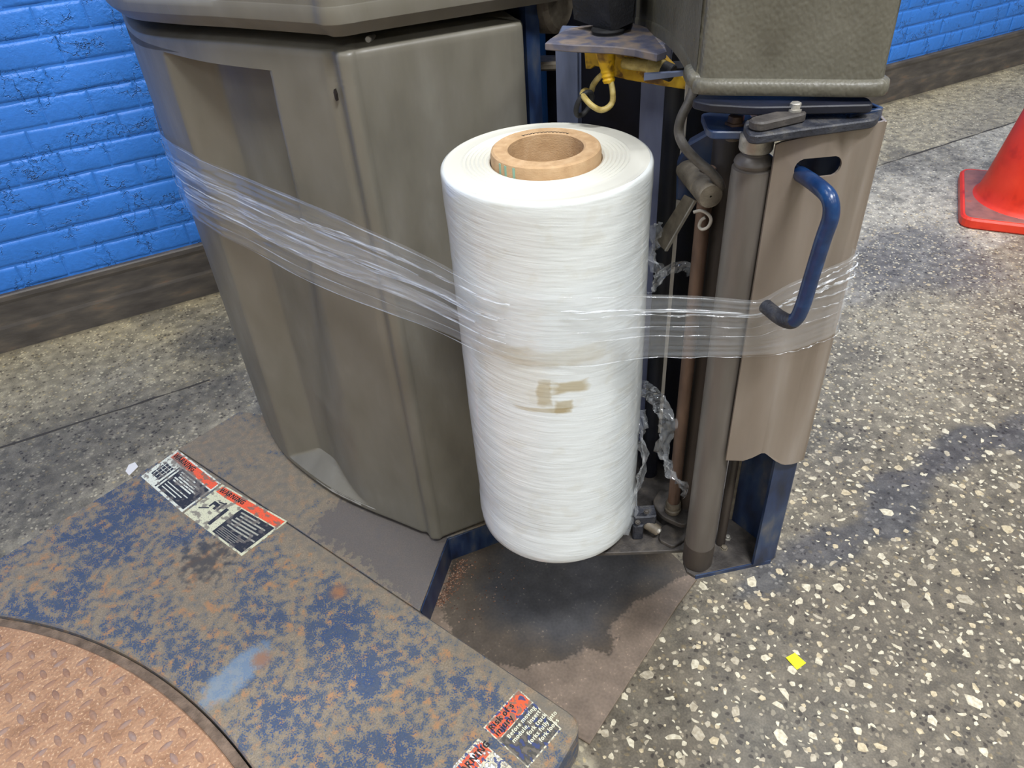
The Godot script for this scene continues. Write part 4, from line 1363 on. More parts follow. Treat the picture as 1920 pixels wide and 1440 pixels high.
# brown bent sheet with a finger slot; it bows a little and returns along its outer edge
func guard(t: Node3D) -> void:
	var pl := Vector2(0.4655, -0.4455)
	var pr := Vector2(0.5535, -0.4125)
	var ux := (pr - pl).normalized()
	var nn := Vector2(-ux.y, ux.x)
	if nn.dot(-pl) < 0: nn = -nn
	var W := pl.distance_to(pr)
	# outline in (u across, y); slot in the same units
	var bottom := [[0.0, 0.5495], [0.10, 0.549], [0.2, 0.548], [0.3, 0.552], [0.40, 0.558], [0.44, 0.5585], [0.5, 0.553], [0.6, 0.543], [0.72, 0.5335], [0.85, 0.5295], [1.0, 0.5275]]
	var top := [[0.0, 0.9125], [0.04, 0.9145], [0.2, 0.917], [0.45, 0.920], [0.6, 0.921], [1.0, 0.9215]]
	var slot := PackedVector2Array()
	var sc := Vector2(0.41, 0.8905)
	var hw := 0.218
	for k in 16:
		var a := TAU * (k + 0.5) / 16.0
		var q := Vector2(cos(a), sin(a))
		slot.append(Vector2(sc.x + signf(q.x) * (hw - 0.09) + q.x * 0.09, sc.y + q.y * 0.0088))
	var s := begin()
	# cut down the middle of the slot, so that each half is a plain outline
	for half in 2:
		var p := PackedVector2Array()
		var us := []
		for k in 21: us.append(k / 20.0)
		us = us.filter(func(u): return (u < sc.x) if half == 0 else (u > sc.x))
		us = us + [sc.x] if half == 0 else [sc.x] + us
		for u in us: p.append(Vector2(u, lookup(bottom, u)))
		var side := []
		for q in slot:
			if (q.x < sc.x) == (half == 0): side.append(q)
		var lo: float = sc.y - 0.0088
		var hi: float = sc.y + 0.0088
		if half == 0:
			side.sort_custom(func(a, b): return a.y < b.y)
			p.append(Vector2(sc.x, lo))
			for q in side: p.append(q)
			p.append(Vector2(sc.x, hi))
			us.reverse()
			for u in us: p.append(Vector2(u, lookup(top, u)))
		else:
			us.reverse()
			for u in us: p.append(Vector2(u, lookup(top, u)))
			side.sort_custom(func(a, b): return a.y > b.y)
			p.append(Vector2(sc.x, hi))
			for q in side: p.append(q)
			p.append(Vector2(sc.x, lo))
		var idx := Geometry2D.triangulate_polygon(p)
		var at := func(q: Vector2, d: float) -> Vector3:
			var bow := 0.005 * sin(PI * clampf(q.x, 0, 1)) - 0.004 * pow(clampf(q.x - 0.6, 0, 1) / 0.4, 2.0)
			var w := pl + ux * (q.x * W) + nn * (bow - d)
			return Vector3(w.x, q.y, w.y)
		s.set_smooth_group(1)
		for i in range(0, idx.size(), 3):
			tri(s, at.call(p[idx[i]], 0.0), at.call(p[idx[i + 1]], 0.0), at.call(p[idx[i + 2]], 0.0), Vector3(nn.x, 0, nn.y))
		s.set_smooth_group(2)
		for i in range(0, idx.size(), 3):
			tri(s, at.call(p[idx[i]], 0.0025), at.call(p[idx[i + 1]], 0.0025), at.call(p[idx[i + 2]], 0.0025), -Vector3(nn.x, 0, nn.y))
		s.set_smooth_group(-1)
		for k in p.size():
			var a := p[k]
			var b := p[(k + 1) % p.size()]
			if absf(a.x - sc.x) < 1e-5 and absf(b.x - sc.x) < 1e-5: continue
			var e := b - a
			quad(s, at.call(a, 0.0), at.call(b, 0.0), at.call(b, 0.0025), at.call(a, 0.0025), Vector3(ux.x * e.y, -e.x * W, ux.y * e.y))
	# folded return on the right
	var back := Vector2(-nn.x, -nn.y) * 0.02 + ux * 0.004
	var e0 := pr - nn * 0.004
	prism(s, PackedVector2Array([e0, e0 + ux * 0.0025, e0 + ux * 0.0025 + back, e0 + back]), 0.5285, 0.921, 0.0004)
	var g := part("guard_panel", s, M.guard, t)
	# blue hooked handle, reaching out through the slot
	s = begin()
	tube(s, smooth_path(PackedVector3Array([Vector3(0.5078, 0.8738, -0.4671), Vector3(0.4888, 0.8848, -0.4360), Vector3(0.4693, 0.8918, -0.3974), Vector3(0.4640, 0.8893, -0.3804), Vector3(0.4641, 0.8762, -0.3755), Vector3(0.4636, 0.8544, -0.3777), Vector3(0.4633, 0.8154, -0.3812), Vector3(0.4637, 0.7900, -0.3839), Vector3(0.4634, 0.7738, -0.3874), Vector3(0.4628, 0.7662, -0.3943), Vector3(0.4631, 0.7642, -0.4061), Vector3(0.4644, 0.7648, -0.4228)]), 5), 0.0066, 16)
	part("handle", s, M.blue_rod, t)
	# soft grey sleeve on the hook's end
	s = begin()
	tube(s, smooth_path(PackedVector3Array([Vector3(0.4636, 0.7703, -0.3895), Vector3(0.4628, 0.7662, -0.3943), Vector3(0.4631, 0.7642, -0.4061), Vector3(0.4644, 0.7648, -0.4228), Vector3(0.4648, 0.7649, -0.4268)]), 5), 0.0069, 16)
	part("handle_sleeve", s, M.dusty_dark, t)

func stadium(a: Vector2, b: Vector2, r: float) -> PackedVector2Array:
	var p := PackedVector2Array()
	var d := (b - a).angle()
	for k in 11: p.append(b + Vector2.from_angle(d - PI / 2 + PI * k / 10.0) * r)
	for k in 11: p.append(a + Vector2.from_angle(d + PI / 2 + PI * k / 10.0) * r)
	return p

func arms(t: Node3D) -> void:
	# upper bearing plate under the hood, long dusty arm, short link and the lower left plate
	part("bearing_plate", upright(rounded(PackedVector2Array([Vector2(0.4275, -0.5125), Vector2(0.4321, -0.4944), Vector2(0.4579, -0.4651), Vector2(0.5061, -0.4316), Vector2(0.5334, -0.4131), Vector2(0.5440, -0.4290), Vector2(0.5144, -0.4753), Vector2(0.4656, -0.5352)]), 0.006), 0.933, 0.940, 0.001), M.dark_navy, t)  # dark navy paint, with the shade under the hood put into its colour
	var s := upright(rounded(PackedVector2Array([Vector2(0.4455, -0.4655), Vector2(0.4340, -0.4461), Vector2(0.4369, -0.4394), Vector2(0.4729, -0.4300), Vector2(0.5361, -0.4109), Vector2(0.5512, -0.4188), Vector2(0.5611, -0.4353), Vector2(0.5280, -0.4494), Vector2(0.5010, -0.4587), Vector2(0.4719, -0.4782), Vector2(0.4579, -0.4756)]), 0.006), 0.9205, 0.928, 0.0012)
	part("roller_arm", s, M.dusty_dark, t)
	s = upright(stadium(Vector2(0.4491, -0.4508), Vector2(0.4840, -0.4480), 0.0085), 0.928, 0.936, 0.0015)
	var link := part("link_bar", s, M.dusty_metal, t)
	s = begin()
	bolt(s, Vector3(0.4843, 0.9360, -0.4495), Vector3.UP, 0.0048, 0.0065)
	part("hex_bolt", s, M.steel, link)
	s = upright(rounded(PackedVector2Array([Vector2(0.4604, -0.5371), Vector2(0.4398, -0.5036), Vector2(0.4375, -0.4937), Vector2(0.4621, -0.4748), Vector2(0.4929, -0.5059), Vector2(0.4915, -0.5255)]), 0.005), 0.909, 0.916, 0.001)
	part("lower_arm", s, M.navy, t)
	s = begin()
	cyl(s, Vector3(0.4788, 0.8949, -0.5106), Vector3(0.4784, 0.8998, -0.5110), 0.007, 0.001, 16)
	cyl(s, Vector3(0.5112, 0.9010, -0.4782), Vector3(0.5103, 0.9095, -0.4792), 0.009, 0.001, 16)
	part("spacer", s, M.tan_metal, t)

func fittings(t: Node3D) -> void:
	# dark bracket and the stubby sensor that pokes out of it
	var s := begin()
	extrude(s, PackedVector2Array([Vector2(-0.02, -0.03), Vector2(0.012, -0.036), Vector2(0.02, -0.01), Vector2(0.024, 0.03), Vector2(0.006, 0.042), Vector2(-0.012, 0.03), Vector2(-0.022, 0.01)]), Transform3D(Basis(Vector3(0.72, 0, 0.69), Vector3.UP, Vector3(-0.69, 0, 0.72)), Vector3(0.4938, 0.8419, -0.5711)), -0.01, 0.008, 0.002)
	part("sensor_bracket", s, M.navy, t)
	s = begin()
	var a := Vector3(0.4772, 0.8444, -0.5590)
	var b := Vector3(0.4582, 0.8453, -0.5092)
	lathe(s, a, b - a, [Vector2(-0.02, 0), Vector2(-0.02, 0.0118), Vector2(0.0, 0.012), Vector2(0.028, 0.012), Vector2(0.029, 0.0112), Vector2(0.032, 0.0112), Vector2(0.033, 0.012), Vector2(a.distance_to(b) - 0.002, 0.012), Vector2(a.distance_to(b), 0.011), Vector2(a.distance_to(b), 0.0012), Vector2(a.distance_to(b) - 0.004, 0.0012), Vector2(a.distance_to(b) - 0.004, 0)], 32)
	part("sensor", s, M.tan_metal, t)
	s = begin()
	tube(s, smooth_path(PackedVector3Array([Vector3(0.4765, 0.9357, -0.5662), Vector3(0.4630, 0.9209, -0.5579), Vector3(0.4519, 0.9084, -0.5541), Vector3(0.4481, 0.8961, -0.5508), Vector3(0.4467, 0.8867, -0.5390), Vector3(0.4532, 0.8757, -0.5269), Vector3(0.4594, 0.8678, -0.5149), Vector3(0.4655, 0.8588, -0.5094), Vector3(0.4711, 0.8504, -0.5110)]), 5), 0.0046, 12)
	part("hose", s, M.hose, t)
	# bright folded blade that leads the film
	var bq := PackedVector3Array([Vector3(0.4739, 0.8229, -0.5657), Vector3(0.4703, 0.8256, -0.5452), Vector3(0.4647, 0.7560, -0.5785), Vector3(0.4663, 0.7579, -0.6002)])
	s = begin()
	slip(s, bq[0], bq[1], bq[2], bq[3], 0.0012)
	part("film_blade", s, M.tan_metal, t)
	s = begin()
	var lipv := (bq[1] - bq[0]).normalized() * 0.0022
	slip(s, bq[1], bq[1] + lipv, bq[2] + lipv, bq[2], 0.003)
	part("blade_lip", s, M.steel, t)
	# a curled strip of sheet hangs under the sensor
	s = begin()
	tube(s, smooth_path(PackedVector3Array([Vector3(0.4569, 0.8217, -0.5303), Vector3(0.4621, 0.8238, -0.5258), Vector3(0.4660, 0.8217, -0.5197), Vector3(0.4687, 0.8157, -0.5172), Vector3(0.4687, 0.8072, -0.5199), Vector3(0.4660, 0.8029, -0.5250), Vector3(0.4648, 0.8053, -0.5288), Vector3(0.4659, 0.8117, -0.5278), Vector3(0.4684, 0.8148, -0.5256)]), 5), 0.0017, 8)
	part("curled_strip", s, M.white_strip, t)
	# foot castings between roll and roller
	s = upright(rounded(PackedVector2Array([Vector2(0.4641, -0.5684), Vector2(0.4595, -0.5401), Vector2(0.4754, -0.5085), Vector2(0.4995, -0.5219), Vector2(0.5055, -0.5589), Vector2(0.4914, -0.5831)]), 0.01), 0.362, 0.370, 0.001)
	part("foot_casting", s, M.dusty_metal, t)
	s = upright(rounded(PackedVector2Array([Vector2(0.4596, -0.5382), Vector2(0.4424, -0.5210), Vector2(0.4511, -0.5009), Vector2(0.4731, -0.5028), Vector2(0.4908, -0.5197), Vector2(0.4843, -0.5348)]), 0.006), 0.345, 0.351, 0.001)
	part("foot_casting", s, M.dusty_metal, t)
	s = begin()
	box(s, Vector3(0.4357, 0.3749, -0.5479), Basis(Vector3.UP, -0.45), Vector3(0.03, 0.022, 0.022), 0.002)
	box(s, Vector3(0.4237, 0.3591, -0.5446), Basis(Vector3.UP, -0.45), Vector3(0.014, 0.028, 0.014), 0.002)
	var bl := part("valve_block", s, M.dusty_dark, t)
	s = begin()
	cyl(s, Vector3(0.4347, 0.3680, -0.5422), Vector3(0.4465, 0.3597, -0.5261), 0.0075, 0.0015, 18)
	part("valve_stem", s, M.tan_metal, bl)
	s = begin()
	bolt(s, Vector3(0.4319, 0.3949, -0.5381), Vector3.UP, 0.003, 0.003)
	part("cap_screw", s, M.dusty_metal, bl)
	s = begin()
	bolt(s, Vector3(0.4189, 0.3812, -0.5382), Vector3.UP, 0.003, 0.003)
	part("cap_screw", s, M.dusty_metal, bl)
	s = begin()
	cyl(s, Vector3(0.4429, 0.3647, -0.5265), Vector3(0.4456, 0.3624, -0.5229), 0.0042, 0.001, 6)
	part("hex_nut", s, M.steel, bl)
	s = begin()
	bolt(s, Vector3(0.511, 0.345, -0.468), Vector3.UP, 0.004, 0.004)
	part("plate_screw", s, M.tan_metal, t)
	s = begin()
	bolt(s, Vector3(0.5258, 0.3450, -0.4785), Vector3.UP, 0.0035, 0.006)
	part("plate_screw", s, M.steel, t)

# the olive moulded hood over the top of the carriage, with its flared lip
func hood(t: Node3D) -> void:
	var k1 := Vector2(0.4343, -0.5160)
	var k2 := Vector2(0.5447, -0.4182)
	var kb := Vector2(0.5410, -0.7564)
	var ctrl := [kb, kb.lerp(k1, 0.5), k1 + (kb - k1).normalized() * 0.018, k1 + (kb - k1).normalized() * 0.007 + (k2 - k1).normalized() * 0.003, k1 + (k2 - k1).normalized() * 0.012, k1.lerp(k2, 0.5), k2 + (k1 - k2).normalized() * 0.012, k2 + Vector2(0.004, -0.006), k2 + Vector2(0.012, -0.02), k2 + Vector2(0.07, -0.14), k2 + Vector2(0.08, -0.16)]
	var path := walk(ctrl, 0.004)
	var total: float = path[path.size() - 1][2]
	var turn: float = kb.distance_to(k1)
	var s := begin()
	var rows := []
	for e in [[0.0, 0.0060], [0.002, 0.0070], [0.006, 0.0072], [0.0095, 0.0066], [0.0115, 0.0045], [0.0125, 0.001], [0.02, 0.0], [0.05, 0.0], [0.12, -0.001], [0.2, -0.002], [0.36, -0.005], [0.365, -0.06]]:
		var row := PackedVector3Array()
		for p in path:
			var f := clampf((turn - p[2]) / turn, 0.0, 1.0)
			var y0 := 0.944 - 0.006 * f + 0.016 * sin(PI * pow(f, 0.7))
			var lip := 1.0 if p[2] > turn - 0.02 else 0.15
			var q: Vector2 = p[0] + p[1] * (e[1] * (lip if e[1] > 0 else 1.0))
			row.append(Vector3(q.x, y0 + e[0] * (1.0 if e[0] < 0.03 else (1.3 - y0) / 0.356), q.y))
		rows.append(row)
	skin(s, rows.slice(0, 6), func(p, i, k): return Vector3(path[k][1].x, 0, path[k][1].y), 1)
	skin(s, rows.slice(5), func(p, i, k): return Vector3(path[k][1].x, 0.1, path[k][1].y), 2)
	# the underside, so that it reads as a box from below
	var pts := PackedVector2Array()
	for p in path: pts.append(p[0])
	prism(s, inset(pts, 0.008), 0.982, 0.984)
	part("hood", s, M.olive_dark, t)

func plug_and_posts(t: Node3D) -> void:
	# slate shelf, black plug housing, yellow bracket, cable with its ring, and the posts behind
	part("shelf_plate", upright(PackedVector2Array([Vector2(0.4013, -0.7188), Vector2(0.4123, -0.7290), Vector2(0.4472, -0.7548), Vector2(0.4677, -0.7550), Vector2(0.5170, -0.7347), Vector2(0.5145, -0.6733), Vector2(0.4753, -0.6120), Vector2(0.4618, -0.6090), Vector2(0.4558, -0.6372), Vector2(0.4457, -0.6594), Vector2(0.4189, -0.6917)]), 0.9455, 0.953, 0.001), M.shelf, t)
	var s := begin()
	# tapered housing: two rings joined
	var lo := PackedVector3Array([Vector3(0.4540, 0.9627, -0.7480), Vector3(0.4656, 0.9569, -0.6932), Vector3(0.4890, 0.9636, -0.6891), Vector3(0.5283, 0.9557, -0.7409)])
	var hi := PackedVector3Array([Vector3(0.4498, 1.0166, -0.7505), Vector3(0.4547, 1.0178, -0.6884), Vector3(0.4888, 1.0141, -0.6831), Vector3(0.5303, 1.0077, -0.7395)])
	var c := (lo[0] + lo[2]) * 0.5
	for k in 4:
		var j := (k + 1) % 4
		quad(s, lo[k], lo[j], hi[j], hi[k], lo[k] + lo[j] - c * 2.0)
	quad(s, lo[0], lo[1], lo[2], lo[3], Vector3.DOWN)
	quad(s, hi[0], hi[1], hi[2], hi[3], Vector3.UP)
	var hs := part("plug_housing", s, M.black_plastic, t)
	s = begin()
	lathe(s, Vector3(0.4712, 0.9467, -0.7074), Vector3.UP, [Vector2(-0.002, 0), Vector2(-0.002, 0.017), Vector2(0.003, 0.016), Vector2(0.005, 0.018), Vector2(0.007, 0.0165), Vector2(0.010, 0.018), Vector2(0.012, 0.017), Vector2(0.012, 0)], 20)
	part("rubber_boot", s, M.rubber, hs)
	# yellow bracket
	var by := Vector3(0.4834, 0.9239, -0.6747)
	var bx := (Vector3(0.5069, 0.9142, -0.6189) - Vector3(0.4577, 0.9257, -0.7281)).normalized()
	s = begin()
	var outline := PackedVector2Array()
	var T := Transform3D(Basis(bx, Vector3.UP, bx.cross(Vector3.UP)).orthonormalized(), by)
	for p in PackedVector3Array([Vector3(0.4557, 0.9356, -0.7293), Vector3(0.4987, 0.9432, -0.6509), Vector3(0.5096, 0.9173, -0.6167), Vector3(0.5084, 0.9100, -0.6177), Vector3(0.5007, 0.9096, -0.6304), Vector3(0.4793, 0.9105, -0.6776), Vector3(0.4737, 0.9122, -0.6997), Vector3(0.4712, 0.9189, -0.7014), Vector3(0.4638, 0.9200, -0.7183), Vector3(0.4610, 0.9163, -0.7224), Vector3(0.4577, 0.9157, -0.7281)]):
		var q := T.affine_inverse() * p
		outline.append(Vector2(q.x, q.y))
	extrude(s, outline, T, -0.004, 0.004, 0.0008)
	part("yellow_bracket", s, M.yellow, t)
	s = begin()
	cyl(s, Vector3(0.4677, 0.9306, -0.6736), Vector3(0.4856, 0.9310, -0.6357), 0.0058, 0.001, 16)
	cyl(s, Vector3(0.4783, 0.9317, -0.6437), Vector3(0.4869, 0.9303, -0.6285), 0.0085, 0.001, 16)
	var lead := part("cable_plug", s, M.cable, t)
	s = begin()
	cyl(s, Vector3(0.4852, 0.9303, -0.6298), Vector3(0.4906, 0.9275, -0.6192), 0.0085, 0.001, 16)
	part("plug_nut", s, M.rubber, lead)
	s = begin()
	lathe(s, Vector3(0.4520, 0.9458, -0.6842), Vector3(0.4528, 0.9175, -0.6776) - Vector3(0.4520, 0.9458, -0.6842), [Vector2(0, 0), Vector2(0, 0.0105), Vector2(0.012, 0.0095), Vector2(0.020, 0.007), Vector2(0.0225, 0.0075), Vector2(0.0245, 0.0065), Vector2(0.027, 0.0072), Vector2(0.029, 0.006), Vector2(0.031, 0.0068), Vector2(0.034, 0.0055), Vector2(0.034, 0)], 20)
	part("cable_plug", s, M.yellow, t)
	s = begin()
	tube(s, smooth_path(PackedVector3Array([Vector3(0.4528, 0.9218, -0.6777), Vector3(0.4535, 0.9135, -0.6735), Vector3(0.4540, 0.9032, -0.6708), Vector3(0.4526, 0.8945, -0.6694), Vector3(0.4463, 0.8895, -0.6699), Vector3(0.4392, 0.8886, -0.6723), Vector3(0.4315, 0.8937, -0.6760), Vector3(0.4291, 0.8987, -0.6847), Vector3(0.4336, 0.9000, -0.6983), Vector3(0.4429, 0.8994, -0.7078), Vector3(0.4483, 0.8980, -0.7045), Vector3(0.4475, 0.9061, -0.6990), Vector3(0.4495, 0.9150, -0.6918), Vector3(0.4528, 0.9216, -0.6837)]), 5), 0.0031, 10)
	part("cable", s, M.cable, t)
	s = begin()
	var ring := PackedVector3Array()
	var rc := Vector3(0.4350, 0.8893, -0.6974)
	var nx := Vector3(0.86, 0.1, -0.1).normalized()
	var ny := Vector3(0.06, 0.92, 0.3).normalized()
	for k in 33: ring.append(rc + nx * cos(TAU * k / 32.0) * 0.0105 + ny * sin(TAU * k / 32.0) * 0.0135)
	tube(s, ring, 0.0028, 10)
	part("cable_ring", s, M.rubber, t)
	s = begin()
	extrude(s, PackedVector2Array([Vector2(-0.024, -0.003), Vector2(0.024, 0.002), Vector2(0.024, 0.005), Vector2(-0.024, 0.003)]), Transform3D(Basis(Vector3(0.8, -0.0, 0.6), Vector3.UP, Vector3(-0.6, 0, 0.8)), Vector3(0.4782, 0.9292, -0.6099)), -0.003, 0.003)
	part("spring_clip", s, M.slate, t)
	# upright posts
	part("post", upright(PackedVector2Array([Vector2(0.4637, -0.8062), Vector2(0.4700, -0.7675), Vector2(0.5211, -0.8418), Vector2(0.5057, -0.8627)]), 0.30, 0.93, 0.002), M.slate, t)
	part("post", upright(PackedVector2Array([Vector2(0.5308, -0.7268), Vector2(0.5405, -0.6881), Vector2(0.5905, -0.7441), Vector2(0.5800, -0.7775)]), 0.345, 0.935, 0.002), M.slate_lit, t)
	part("post", upright(PackedVector2Array([Vector2(0.5625, -0.7026), Vector2(0.5640, -0.6885), Vector2(0.5914, -0.7177), Vector2(0.5848, -0.7231)]), 0.345, 0.935, 0.001), M.navy, t)
	part("cross_bar", upright(PackedVector2Array([Vector2(0.5234, -0.6570), Vector2(0.5332, -0.6097), Vector2(0.5472, -0.6240), Vector2(0.5359, -0.6726)]), 0.905, 0.915, 0.001), M.slate, t)

# ---------------------------------------------------------------- film
func film_roll() -> void:
	var c := Vector3(0.3527, 0.3605, -0.6375)
	var t := thing("film_roll", c, "large white roll of stretch film standing on the carriage plate", "film roll")
	var H := 0.507
	var R := 0.1073
	var mesh := ArrayMesh.new()
	# wound side with its own texture coordinates; the edges of the wraps are a touch uneven
	var s := begin()
	s.set_smooth_group(1)
	var seg := 144
	var prof := [[0.0, -0.006], [0.002, -0.0025], [0.006, 0.0], [0.022, 0.0012], [0.05, 0.0002], [0.06, -0.0008], [0.1, 0.0], [0.2, 0.0004], [0.3, 0.0], [0.36, -0.0002], [0.43, -0.001], [0.47, -0.0004], [0.492, 0.0], [0.502, -0.0003], [0.5045, -0.0009], [0.5062, -0.0022], [0.507, -0.0040]]
	var jig := noise(601, 3.0, 2)
	var dense := []
	for k in prof.size() - 1:
		var n := maxi(1, int((prof[k + 1][0] - prof[k][0]) / 0.006))
		for e in n: dense.append(Vector2(lerpf(prof[k][0], prof[k + 1][0], float(e) / n), lerpf(prof[k][1], prof[k + 1][1], float(e) / n)))
	dense.append(Vector2(0.507, -0.0040))
	var at := func(a: float, p: Vector2) -> Vector3:
		var r := R + p.y + 0.0004 * jig.get_noise_2d(cos(a) * 0.6, p.x * 40.0 + sin(a) * 0.5)
		return c + Vector3(cos(a) * r, p.x, sin(a) * r)
	for k in dense.size() - 1:
		var p: Vector2 = dense[k]
		var q: Vector2 = dense[k + 1]
		for i in seg:
			# u = 0.5 looks at the camera
			var u0 := float(i) / seg
			var u1 := float(i + 1) / seg
			var a0 := deg_to_rad(119.0) + (0.5 - u0) * TAU
			var a1 := deg_to_rad(119.0) + (0.5 - u1) * TAU
			var A: Vector3 = at.call(a0, p)
			var B: Vector3 = at.call(a1, p)
			var C: Vector3 = at.call(a1, q)
			var D: Vector3 = at.call(a0, q)
			for e in [[A, u0, p.x], [D, u0, q.x], [C, u1, q.x], [A, u0, p.x], [C, u1, q.x], [B, u1, p.x]]:
				s.set_uv(Vector2(e[1], 1.0 - e[2] / H))
				s.add_vertex(e[0])
	s.generate_normals()
	s.commit(mesh)
	mesh.surface_set_material(0, M.roll_side)
	# flat ends: rings of winding show as fine steps
	s = begin()
	var rings := [Vector2(H, 0.1033)]
	var rr := 0.1
	var up := 0
	while rr > 0.056:
		var dip := 0.0 if up % 2 == 0 else -0.0012
		rings.append(Vector2(H + dip + 0.0012 * sin((0.1 - rr) * 60.0), rr))
		rr -= 0.0021 if rr < 0.086 else 0.004
		up += 1
	rings.append(Vector2(H - 0.02, 0.055))
	rings.reverse()
	for k in rings.size(): rings[k] = Vector2(-rings[k].x, rings[k].y)
	lathe(s, c, Vector3.DOWN, rings, 96)
	lathe(s, c, Vector3.UP, [Vector2(0.0, 0.1013), Vector2(0.0, 0.05)], 96)
	s.generate_normals()
	s.commit(mesh)
	mesh.surface_set_material(1, M.roll_end)
	var m := MeshInstance3D.new()
	m.name = "wound_film"
	m.mesh = mesh
	m.position = -c
	t.add_child(m)
	# cardboard core
	s = begin()
	lathe(s, c, Vector3.UP, [Vector2(0.001, 0.0375), Vector2(0.001, 0.0555), Vector2(0.514, 0.0555), Vector2(0.5175, 0.0545), Vector2(0.519, 0.0525), Vector2(0.519, 0.040), Vector2(0.5175, 0.038), Vector2(0.510, 0.0375), Vector2(0.001, 0.0375)], 72)
	var core := part("cardboard_core", s, M.cardboard, t)
	s = begin()
	var wr := PackedVector3Array()
	for k in 60:
		var a := deg_to_rad(262.0 + 74.0 * k / 59.0)
		var r0 := 0.0400 + 0.0009 * sin(k * 1.9) * sin(k * 0.53)
		wr.append(c + Vector3(cos(a) * r0, 0.5191, sin(a) * r0))
	tube(s, wr, 0.00035, 5)
	part("pen_marks", s, M.ink, core)
	# three teal dashes printed on the core's rim
	s = begin()
	for a in [171.0, 162.5, 151.5]:
		var p := PackedVector2Array()
		for e in [[0.0553, 0.0], [0.0553, 2.9], [0.0558, 2.9], [0.0558, 0.0]]:
			p.append(Vector2(c.x, c.z) + Vector2.from_angle(deg_to_rad(a + e[1])) * e[0])
		prism(s, p, c.y + 0.503, c.y + 0.5165)
	part("printed_dash", s, plain(c8(142, 176, 152), 0.7), core)

# columns of the film's run: [plan point, foot, top], from round the back of the tower to the guard sheet
func film_run() -> Array:
	var run := []
	for p in [[0.052, -1.70, 0.585, 0.725], [0.040, -1.62, 0.588, 0.730], [0.0335, -1.47, 0.596, 0.738], [0.033, -1.40, 0.606, 0.745], [0.0365, -1.34, 0.620, 0.754], [0.0428, -1.296, 0.625, 0.758], [0.0679, -1.2086, 0.6255, 0.7565], [0.1006, -1.1247, 0.6255, 0.7545], [0.1190, -1.0601, 0.628, 0.758], [0.1374, -0.9955, 0.632, 0.762], [0.1558, -0.9308, 0.639, 0.766], [0.1742, -0.8662, 0.648, 0.770], [0.1925, -0.8016, 0.660, 0.7735], [0.2109, -0.7369, 0.672, 0.776], [0.2293, -0.6723, 0.683, 0.777], [0.2440, -0.6190, 0.6885, 0.7765]]:
		run.append([Vector2(p[0], p[1]), p[2], p[3]])
	var c := Vector2(0.3527, -0.6375)
	for k in range(1, 24):
		var a := deg_to_rad(lerpf(166.0, 121.1, k / 23.0))
		run.append([c + Vector2.from_angle(a) * 0.1092, 0.6895, 0.775])
	for p in [[0.3342, -0.5211, 0.690, 0.7735], [0.3768, -0.4954, 0.699, 0.773], [0.4194, -0.4697, 0.699, 0.770], [0.4407, -0.4569, 0.699, 0.767], [0.4625, -0.4432, 0.699, 0.764], [0.4711, -0.4385, 0.699, 0.765], [0.4812, -0.4335, 0.699, 0.772], [0.4914, -0.4288, 0.699, 0.779], [0.5016, -0.4244, 0.7005, 0.784], [0.5118, -0.4204, 0.702, 0.789], [0.5220, -0.4172, 0.704, 0.792], [0.5321, -0.4143, 0.707, 0.795], [0.5423, -0.4118, 0.709, 0.798], [0.5515, -0.4105, 0.713, 0.803], [0.5572, -0.4260, 0.714, 0.805], [0.5500, -0.4600, 0.714, 0.806]]:
		run.append([Vector2(p[0], p[1]), p[2], p[3]])
	# resample evenly
	var out := []
	for i in run.size() - 1:
		var n := maxi(1, int(ceil(run[i][0].distance_to(run[i + 1][0]) / 0.009)))
		for k in n:
			var u := float(k) / n
			var j := maxi(i - 1, 0)
			var l := mini(i + 2, run.size() - 1)
			out.append([run[i][0].lerp(run[i + 1][0], u), cubic_interpolate(run[i][1], run[i + 1][1], run[j][1], run[l][1], u), cubic_interpolate(run[i][2], run[i + 1][2], run[j][2], run[l][2], u)])
	out.append(run[run.size() - 1])
	return out

func film_point(run: Array, x: float, v: float, off: float) -> Vector3:
	var i := clampi(int(x), 0, run.size() - 2)
	var u := x - i
	var p: Vector2 = run[i][0].lerp(run[i + 1][0], u)
	var d: Vector2 = (run[mini(i + 2, run.size() - 1)][0] - run[maxi(i - 1, 0)][0]).normalized()
	var n := Vector2(d.y, -d.x)
	if n.dot(Vector2(-0.6, 1.0)) < 0.0: n = -n
	p += n * off
	return Vector3(p.x, lerpf(lerpf(run[i][1], run[i + 1][1], u), lerpf(run[i][2], run[i + 1][2], u), v), p.y)

